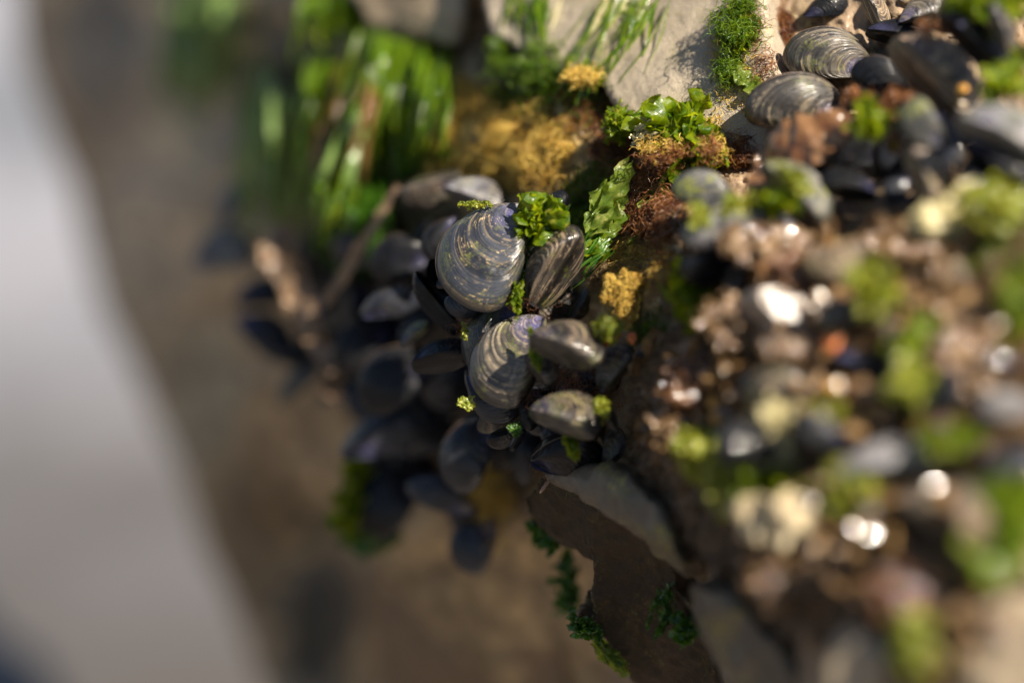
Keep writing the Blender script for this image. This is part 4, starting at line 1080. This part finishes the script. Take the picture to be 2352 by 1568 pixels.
lettuce("green fuzz at the broad end of the plump tan-striped mussel", 1376, 940, 14, 34, .838, 24, .0024, 'yellow_green', 118, depth=.004, aspect=.5, ruffle=.7, spread=1.1, name="green_fuzz")
lettuce("green leaf hanging on the lowest mussel of the cluster", 1312, 1022, 8, 18, .846, 6, .005, 'lettuce', 119, depth=.003, aspect=.35, ruffle=.4, spread=.5, hang=-80)
lettuce("mossy green beard below the drilled mussel", 1184, 986, 9, 14, .858, 20, .002, 'deep_green', 120, depth=.004, aspect=.25, ruffle=.6, spread=1.0)
lettuce("bead-bright green weed strip on the near side of the ochre crust", 1596, 700, 20, 76, .822, 34, .0078, 'lettuce', 121, depth=.008, aspect=.5, ruffle=.6, spread=.8, rot=12)
lettuce("small leafy green weed sprouting on the face of the slate ledge", 1572, 1440, 36, 36, .852, 24, .0038, 'deep_green', 122, depth=.006, aspect=.42, ruffle=.35, spread=.9)
lettuce("curled dark green threads of weed on the slate ledge", 1516, 1400, 26, 34, .853, 16, .0062, 'deep_green', 123, depth=.004, aspect=.10, ruffle=.5, spread=.9, hang=-100)
lettuce("blurred green moss along the back edge of the slate ledge", 1252, 1232, 52, 14, .915, 34, .0042, 'deep_green', 124, depth=.008, aspect=.4, ruffle=.6, spread=1.0, rot=-48)
lettuce("hanging strip of blurred green moss behind the ledge's notch", 1300, 1340, 22, 70, .935, 30, .0046, 'deep_green', 125, depth=.008, aspect=.35, ruffle=.6, spread=1.0)
lettuce("green moss pad under the ledge's lower corner", 1344, 1440, 36, 18, .880, 30, .0034, 'deep_green', 126, depth=.006, aspect=.4, ruffle=.6, spread=1.0, rot=-28)
lettuce("narrow pale green blade trailing below the ledge's lower corner", 1398, 1505, 40, 9, .885, 12, .0062, 'lettuce_pale', 127, depth=.004, aspect=.25, ruffle=.3, spread=.5, rot=-52, hang=-50)
lettuce("green weed edging the left side of the big black mussel", 812, 1150, 12, 74, 1.0, 34, .0085, 'lettuce', 128, depth=.006, aspect=.4, ruffle=.6, spread=1.0, rot=-14)
lettuce("green weed under the big black mussel", 856, 1226, 44, 14, 1.01, 24, .008, 'deep_green', 129, depth=.006, aspect=.4, ruffle=.6, spread=1.0)
lettuce("blurred yellow green blob right of the buff stone's left side", 2002, 650, 36, 62, .748, 22, .0072, 'yellow_green', 130, depth=.008, aspect=.5, ruffle=.6, rot=18)
lettuce("tall green weed blade with a pale rounded tip on the near rock", 2100, 830, 30, 76, .735, 16, .0095, 'lettuce', 131, depth=.008, aspect=.4, ruffle=.35, hang=-110)
lettuce("pale rounded tip of weed glowing in the sun on the near rock", 2092, 868, 26, 22, .722, 14, .0062, 'yellow_green', 132, depth=.006, aspect=.6, ruffle=.4)
lettuce("yellow green weed ball at the edge above the cream stone", 1606, 1040, 30, 44, .782, 26, .006, 'yellow_green', 133, depth=.008, aspect=.55, ruffle=.6)
lettuce("yellow green weed clump touching the cream stone's left corner", 1668, 1118, 32, 32, .765, 26, .006, 'yellow_green', 134, depth=.008, aspect=.55, ruffle=.6)
lettuce("dark green weed line along the top of the cream stone", 1800, 1120, 110, 18, .752, 46, .007, 'lettuce', 135, depth=.006, aspect=.45, ruffle=.5)
lettuce("pale green weed pieces left of the lilac mussel", 1915, 968, 34, 30, .738, 20, .0062, 'yellow_green', 136, depth=.006, aspect=.55, ruffle=.6)
lettuce("olive weed hanging below the large lilac mussel", 1990, 1120, 70, 26, .728, 30, .007, 'yellow_green', 137, depth=.006, aspect=.5, ruffle=.5)
lettuce("green weed on the tip of the large lilac mussel", 2180, 1010, 36, 18, .715, 16, .0062, 'lettuce', 138, depth=.006, aspect=.5, ruffle=.5)
lettuce("vivid green leaf at the near right edge of the rock", 2305, 1190, 40, 62, .685, 10, .011, 'lettuce', 139, depth=.006, aspect=.6, ruffle=.3, hang=-110, spread=.4)
lettuce("green leaf cut off by the right edge, above the near hollow", 2345, 700, 18, 60, .725, 8, .010, 'lettuce', 140, depth=.006, aspect=.5, ruffle=.3, hang=-110, spread=.4)
lettuce("blurred olive green weed low on the near rock", 2130, 1490, 50, 62, .69, 30, .0075, 'yellow_green', 141, depth=.008, aspect=.5, ruffle=.6)
lettuce("green weed at the top right corner", 2260, 18, 80, 20, .80, 20, .0065, 'lettuce', 142, depth=.01, aspect=.45, ruffle=.6)
lettuce("green weed tufts right of the broad brown striped mussel", 2316, 186, 36, 30, .785, 9, .0065, 'lettuce', 143, depth=.008, aspect=.45, ruffle=.6)
lettuce("green weed under the shiny brown kelp", 2010, 285, 44, 24, .80, 16, .0065, 'lettuce', 144, depth=.006, aspect=.5, ruffle=.4)
lettuce("green weed tuft caught between the kelp and the long pale mussel", 1782, 462, 34, 12, .795, 10, .0062, 'lettuce', 145, depth=.006, aspect=.5, ruffle=.6)
lettuce("pale yellow weed fingers pointing left on the near right rock", 2190, 488, 62, 34, .762, 16, .0085, 'cream_weed', 146, depth=.008, aspect=.35, ruffle=.25, hang=-150, spread=.5)
lettuce("yellowish weed spray above the buff stone", 2290, 480, 50, 60, .755, 24, .0065, 'yellow_green', 147, depth=.008, aspect=.35, ruffle=.5)
lettuce("curled cream weed loop below the dark striped blurred mussel", 1790, 960, 44, 18, .752, 14, .0068, 'cream_weed', 148, depth=.006, aspect=.4, ruffle=.4)
lettuce("pale hooked weed piece under the curled cream loop", 1788, 1016, 18, 34, .752, 8, .0072, 'cream_weed', 149, depth=.005, aspect=.4, ruffle=.4, hang=-70)
lettuce("green weed edge on the long pale sunlit mussel", 1660, 486, 80, 12, .797, 26, .0045, 'yellow_green', 150, depth=.004, aspect=.5, ruffle=.6, rot=10)
lettuce("green streak of weed on the slanting stained mussel", 1832, 420, 46, 8, .787, 9, .0042, 'yellow_green', 151, depth=.003, aspect=.5, ruffle=.6, rot=-45)

for lab, x, y, rx, ry, dd, n, sz, sd in [
    ("wet brown weed glistening just under the long pale sunlit mussel", 1760, 560, 90, 30, .79, 40, .006, 401),
    ("wet brown weed above the dazzling wet stone", 1830, 630, 70, 40, .778, 46, .0058, 402),
    ("sloping mat of wet brown weed left of the dazzling wet stone", 1700, 740, 70, 50, .785, 46, .006, 403),
    ("wet brown weed under the dazzling wet stone, around the orange-red snail", 1830, 800, 80, 26, .765, 40, .0055, 404),
    ("glittering brown weed around the amber yellow snail", 1590, 890, 60, 60, .80, 60, .005, 405),
    ("glittering brown weed at the ridge above the pale shoulder of stone", 1560, 1000, 50, 60, .80, 46, .005, 406),
    ("brown weed right of the black mussels, under the cream fingers", 2120, 560, 110, 40, .765, 36, .0065, 407),
    ("red brown weed mat under the slender lilac grey mussel", 1990, 930, 90, 36, .74, 46, .0055, 408),
    ("brown weed right of the tall green blade", 2230, 820, 70, 60, .725, 36, .007, 409),
    ("brown weed hanging below the cream stone", 1800, 1330, 80, 50, .745, 40, .006, 410),
    ("brown weed on the low front of the rock", 2110, 1370, 110, 50, .70, 46, .0068, 411)]:
    lettuce(lab, x, y, rx, ry, dd, int(n * 1.7), sz * .9, 'kelp' if sd % 3 == 0 else 'brown', sd, depth=.008, aspect=.32, ruffle=.28, spread=.26, name="brown_weed", lean=(.31, -.89, .31))

def blade_mat(label, blobs, mat, seed, size, lean, spread, lift, flat=.3):
    r = np.random.default_rng(seed)
    s = Soup()
    for bx, by, rx, ry, cnt in blobs:
        for i in range(cnt):
            a, b = r.uniform(0, 6.2832), r.random() ** .5
            x, y = bx + rx * b * math.cos(a), by + ry * b * math.sin(a)
            if float(vnoise(np.array([x / 45., y / 45., 3.]), 88)) + .3 * r.normal() < -.15:
                continue
            V, F = sheet(r, size * r.uniform(.5, 1.4), r.uniform(.3, .7), flat, 7, 4)
            s.add(V @ face_rot(r, lean, spread).T + pt(x, y, float(WALL(x, y)) - lift * r.uniform(.1, 1.2)), F)
    return tag(s.build("brown_weed_mat", M[mat]), label, "seaweed", kind="stuff")
blade_mat("continuous mat of small wet brown weed blades over the near rock", [(1700, 570, 130, 60, 170), (1840, 620, 110, 80, 220), (1690, 720, 70, 110, 190), (1640, 850, 100, 80, 230), (1800, 770, 110, 60, 170), (1560, 960, 70, 100, 190), (1740, 940, 120, 60, 150), (1920, 930, 120, 60, 150), (1640, 1080, 90, 80, 150), (2180, 780, 140, 110, 200), (2100, 560, 130, 40, 120), (2000, 1340, 220, 80, 240), (2190, 1450, 130, 90, 140), (1760, 1320, 90, 60, 100), (2250, 1160, 90, 60, 90), (2060, 1180, 120, 50, 90)],
          'brown', 501, .0036, (.2, -.86, .36), .6, .012)
HALF = SUN_CAM + np.array([0, -1.0, 0]); HALF /= np.linalg.norm(HALF)  # blades below are added for glints, faced halfway between sun and lens
blade_mat("scattered flat wet blades added to flash sun glints across the near rock", [(1760, 560, 150, 50, 120), (1840, 640, 120, 80, 260), (1740, 720, 110, 100, 260), (1640, 850, 100, 90, 240), (1820, 780, 120, 50, 160), (1560, 960, 60, 110, 170), (1900, 930, 160, 60, 110), (1640, 1080, 80, 80, 90), (2250, 420, 110, 60, 80), (2180, 780, 140, 110, 30), (1830, 720, 100, 80, 260), (1880, 310, 120, 60, 90), (2250, 130, 100, 90, 80), (2000, 1200, 240, 120, 120), (1490, 900, 60, 130, 50)],
          'wet_blade', 502, .0027, tuple(HALF), .2, .02, flat=.05)
# -- hanging strands
SURF = wall_d
strands("pale green strands hanging furthest left, in front of the pale blue mussels", [(590, 150), (640, 170)], 420, -.06, .0012, 'strand_pale', 201, SURF, .05, 18, 60)
strands("broad glossy green strands hanging in the middle of the weed curtain", [(720, 130), (830, 150)], 400, -.3, .0011, 'strand', 202, SURF, .045, 22, 120)
strands("pale grey-green strands slanting over the weed curtain", [(800, 190), (860, 200)], 330, -.38, .0022, 'strand_pale', 203, SURF, .055, 8, 22)
strands("deep green strands hanging below the buff slab", [(840, 75), (940, 100), (1040, 112)], 300, -.2, .0011, 'strand', 204, lambda x, y: np.minimum(SURF(x, y), 1.01), .018, 22, 130)
strands("bright green weed bunch hanging at the top left of the buff slab", [(700, -20), (820, -10)], 160, -.05, .0026, 'strand', 205, lambda x, y: np.minimum(SURF(x, y), 1.05), .012, 14, 44)
strands("brown and yellow strands mixed into the weed curtain", [(680, 120), (800, 150), (900, 130)], 330, -.25, .0010, 'kelp', 215, SURF, .05, 14, 30)
strands("lower tail of green weed ending above the thin green streaked mussel", [(730, 360), (800, 380)], 200, -.1, .0011, 'strand', 206, SURF, .055, 20, 50)
strands("dull olive weed hanging in the far shade at the left", [(400, -30), (540, -20)], 300, -.03, .004, 'strand_pale', 207, SURF, .015, 12, 26)
strands("dark green strands in the shade behind the round dull mussel", [(760, 420), (900, 400)], 240, -.1, .002, 'deep_green', 208, SURF, .03, 14, 40)
strands("yellow green strands crossing the ochre recess", [(960, 200), (1060, 190)], 170, -.45, .0016, 'strand', 209, SURF, .012, 10, 24)
strands("wispy green strands trailing down the left of the pale slab", [(1180, -30), (1260, -30)], 150, -.12, .0008, 'strand', 210, SLAB_TPS, .0015, 14, 22)
strands("thin green threads trailing down the middle of the pale slab", [(1360, -30), (1470, -10), (1545, -10)], 200, -.5, .00055, 'strand', 211, SLAB_TPS, .0012, 16, 34)
strands("white bleached strands lying on the pale slab", [(1290, -20), (1500, -10)], 100, -.35, .0010, 'cream_weed', 212, SLAB_TPS, .0014, 6, 10)
strands("green threads along the slab's lower edge", [(1300, 120), (1390, 150)], 90, -.5, .0007, 'strand', 213, SLAB_TPS, .0012, 8, 26)
strands("fine green threads straggling from the flat blades to the mussel", [(1360, 520), (1420, 580)], 90, -.9, .0006, 'deep_green', 214, lambda x, y: SURF(x, y) * 0 + .866, .002, 10, 26)

# -- kelp: a glossy band near the glare mussel, dry straps in the shade
def kelp(label, path, width, mat, seed, name="kelp", ruffle=.5, nw=9):
    r = np.random.default_rng(seed)
    A = np.array(path, float)
    t = np.linspace(0, len(A) - 1, 60)
    i = np.minimum(t.astype(int), len(A) - 2); f = t - i
    f = f * f * (3 - 2 * f) * .5 + f * .5
    Q = A[i] + (A[i + 1] - A[i]) * f[:, None]
    P = pt(Q[:, 0], Q[:, 1], Q[:, 2])
    T = np.gradient(P, axis=0); T /= np.linalg.norm(T, axis=1, keepdims=True)
    B = np.cross(T, [0, -1.0, .5]); B /= np.linalg.norm(B, axis=1, keepdims=True)
    N = np.cross(B, T)
    v = np.linspace(-1, 1, nw)
    tt = np.linspace(0, 1, 60)
    w = width * (.55 + .45 * np.sin(np.pi * np.clip(tt, .08, .92))) * (1 + .3 * fbm(np.stack([tt * 6, tt * 0, tt * 0 + seed], -1), seed, 2))
    z = ruffle * width * (fbm(np.stack([np.repeat(tt[:, None] * 9, nw, 1), np.repeat(v[None] * 1.3, 60, 0), np.zeros((60, nw)) + seed], -1), seed, 3) + .5 * np.abs(v)[None] * np.sin(tt[:, None] * 40 + 2 * np.sign(v)[None]))
    V = P[:, None] + B[:, None] * (w[:, None] * v[None])[..., None] + N[:, None] * z[..., None]
    o = link(name, new_mesh(name, V.reshape(-1, 3), grid_faces(60, nw)), M[mat])
    return tag(o, label, "seaweed")
kelp("broad glossy brown kelp frond draped under the sun-glared mussel", [(1735, 400, .83), (1775, 350, .818), (1835, 318, .812), (1905, 296, .81), (1955, 258, .812)], .0068, 'kelp', 301, ruffle=.3)
kelp("second brown kelp frond edge curling beneath the broad one", [(1750, 372, .822), (1810, 378, .81), (1870, 352, .804), (1930, 310, .804)], .0042, 'kelp', 302, ruffle=.4)
kelp("narrow brown kelp strip running down to the grey-blue mussel", [(1748, 370, .822), (1740, 430, .806), (1715, 470, .80)], .003, 'kelp', 303)
kelp("dark kelp strand dangling beside the yellow-green stained mussel", [(2090, 250, .80), (2060, 300, .795), (2050, 350, .80)], .0035, 'kelp', 304)
kelp("long dry brown weed strap hanging among the shaded mussels", [(640, 520, 1.03), (665, 620, 1.015), (690, 700, 1.005), (720, 770, 1.0), (770, 850, .99)], .0062, 'dry_kelp', 305, name="dry_weed", ruffle=.4)
kelp("short curled dry weed end, orange where the sun touches it", [(600, 560, 1.0), (622, 600, .995), (640, 640, .99)], .0034, 'dry_kelp', 306, name="dry_weed", ruffle=.3)
kelp("thin dry weed stalk leaning from the strap up to the white mussel", [(740, 700, .985), (790, 630, .975), (830, 560, .965), (870, 500, .955), (915, 425, .95)], .003, 'dry_kelp', 307, name="dry_weed", ruffle=.3)
kelp("rusty dry weed end below the strap", [(755, 850, 1.0), (765, 890, 1.0), (750, 915, 1.0)], .005, 'dry_kelp', 308, name="dry_weed", ruffle=.3)
kelp("brown weed strip along the edge of the gaping mussel", [(1030, 690, .885), (1058, 712, .882), (1075, 735, .88)], .0016, 'flesh', 309, ruffle=.4)

# -- snails, beads, twig
def snail(label, px, py, d, size, ang, mat, name="periwinkle", cat="snail"):
    o = place_empty(name, px, py, d, ang, 15, 20, size * m_per_px(d))
    tag(o, label, cat)
    # coiled body: a tube of growing radius winding up an axis
    nt, na = 90, 16
    V = []
    for i in range(nt):
        t = i / (nt - 1)
        th = t * 2.6 * 2 * math.pi
        g = .06 + .94 * t ** 1.5
        R, rad, h = .24 * g, .27 * g, .42 - .72 * t ** 1.3
        c = np.array([R * math.cos(th), R * math.sin(th), h])
        e1 = np.array([math.cos(th), math.sin(th), 0])
        for j in range(na):
            a = 2 * math.pi * j / na
            V.append(c + e1 * rad * math.cos(a) + np.array([0, 0, 1.05]) * rad * math.sin(a))
    F = [[i * na + j, i * na + (j + 1) % na, (i + 1) * na + (j + 1) % na, (i + 1) * na + j] for i in range(nt - 1) for j in range(na)]
    F += [[j for j in range(na)][::-1]]
    link("whorl", new_mesh("whorl", np.array(V), F, world=False), M[mat], o)
    W = []
    for k in range(3):
        for j in range(20):
            a = 2 * math.pi * j / 20
            rr = (.2, .26, .1)[k]
            W.append(np.array([.24 + rr * math.cos(a), (.02, -.02, -.05)[k], -.3 + rr * math.sin(a)]))
    F2 = [[k * 20 + j, k * 20 + (j + 1) % 20, (k + 1) * 20 + (j + 1) % 20, (k + 1) * 20 + j] for k in range(2) for j in range(20)] + [list(range(40, 60))]
    link("lip", new_mesh("lip", np.array(W), F2, world=False), M['flesh'], o)
    return o
snail("orange snail at the tip of the soft-focus striped mussel", 1404, 772, .838, 52, 20, 'orange')
snail("tiny pink snail on the cluster's right rim above the pale blue edge", 1452, 776, .842, 34, 70, 'orange')
snail("bright orange-red snail below the dazzling wet stone", 1908, 790, .752, 62, 30, 'orange')
snail("amber yellow snail left of the curled cream loop", 1648, 962, .782, 48, 120, 'amber')
snail("small amber snail above the curled cream loop", 1640, 925, .785, 34, 60, 'amber')
snail("orange snail on the broad brown striped mussel", 2212, 205, .80, 34, 10, 'amber')
snail("small orange snail right of the dark striped blurred mussel", 1908, 888, .745, 36, 10, 'amber')

def twig():
    P = np.array([(1270, 1088, .872), (1258, 1108, .868), (1240, 1132, .866)])
    A = pt(P[:, 0], P[:, 1], P[:, 2])
    t = np.linspace(0, 1, 14)[:, None]
    Q = (1 - t) ** 2 * A[0] + 2 * t * (1 - t) * A[1] + t * t * A[2]
    T = np.gradient(Q, axis=0); T /= np.linalg.norm(T, axis=1, keepdims=True)
    B = np.cross(T, [0, -1, 0]); B /= np.linalg.norm(B, axis=1, keepdims=True); N = np.cross(B, T)
    na = 12; V = []
    for i in range(14):
        rad = .00062 * (1 if i < 12 else (.85, .3)[i - 12]) * (1 + .12 * math.sin(i * 2.1))
        for j in range(na):
            a = 2 * math.pi * j / na
            V.append(Q[i] + (B[i] * math.cos(a) + N[i] * math.sin(a)) * rad)
    F = [[i * na + j, i * na + (j + 1) % na, (i + 1) * na + (j + 1) % na, (i + 1) * na + j] for i in range(13) for j in range(na)] + [list(range(13 * na, 14 * na)), list(range(na))[::-1]]
    tag(link("twig", new_mesh("twig", np.array(V), F), M['twig']), "short pinkish twig stuck below the lowest mussel of the cluster", "twig")
twig()
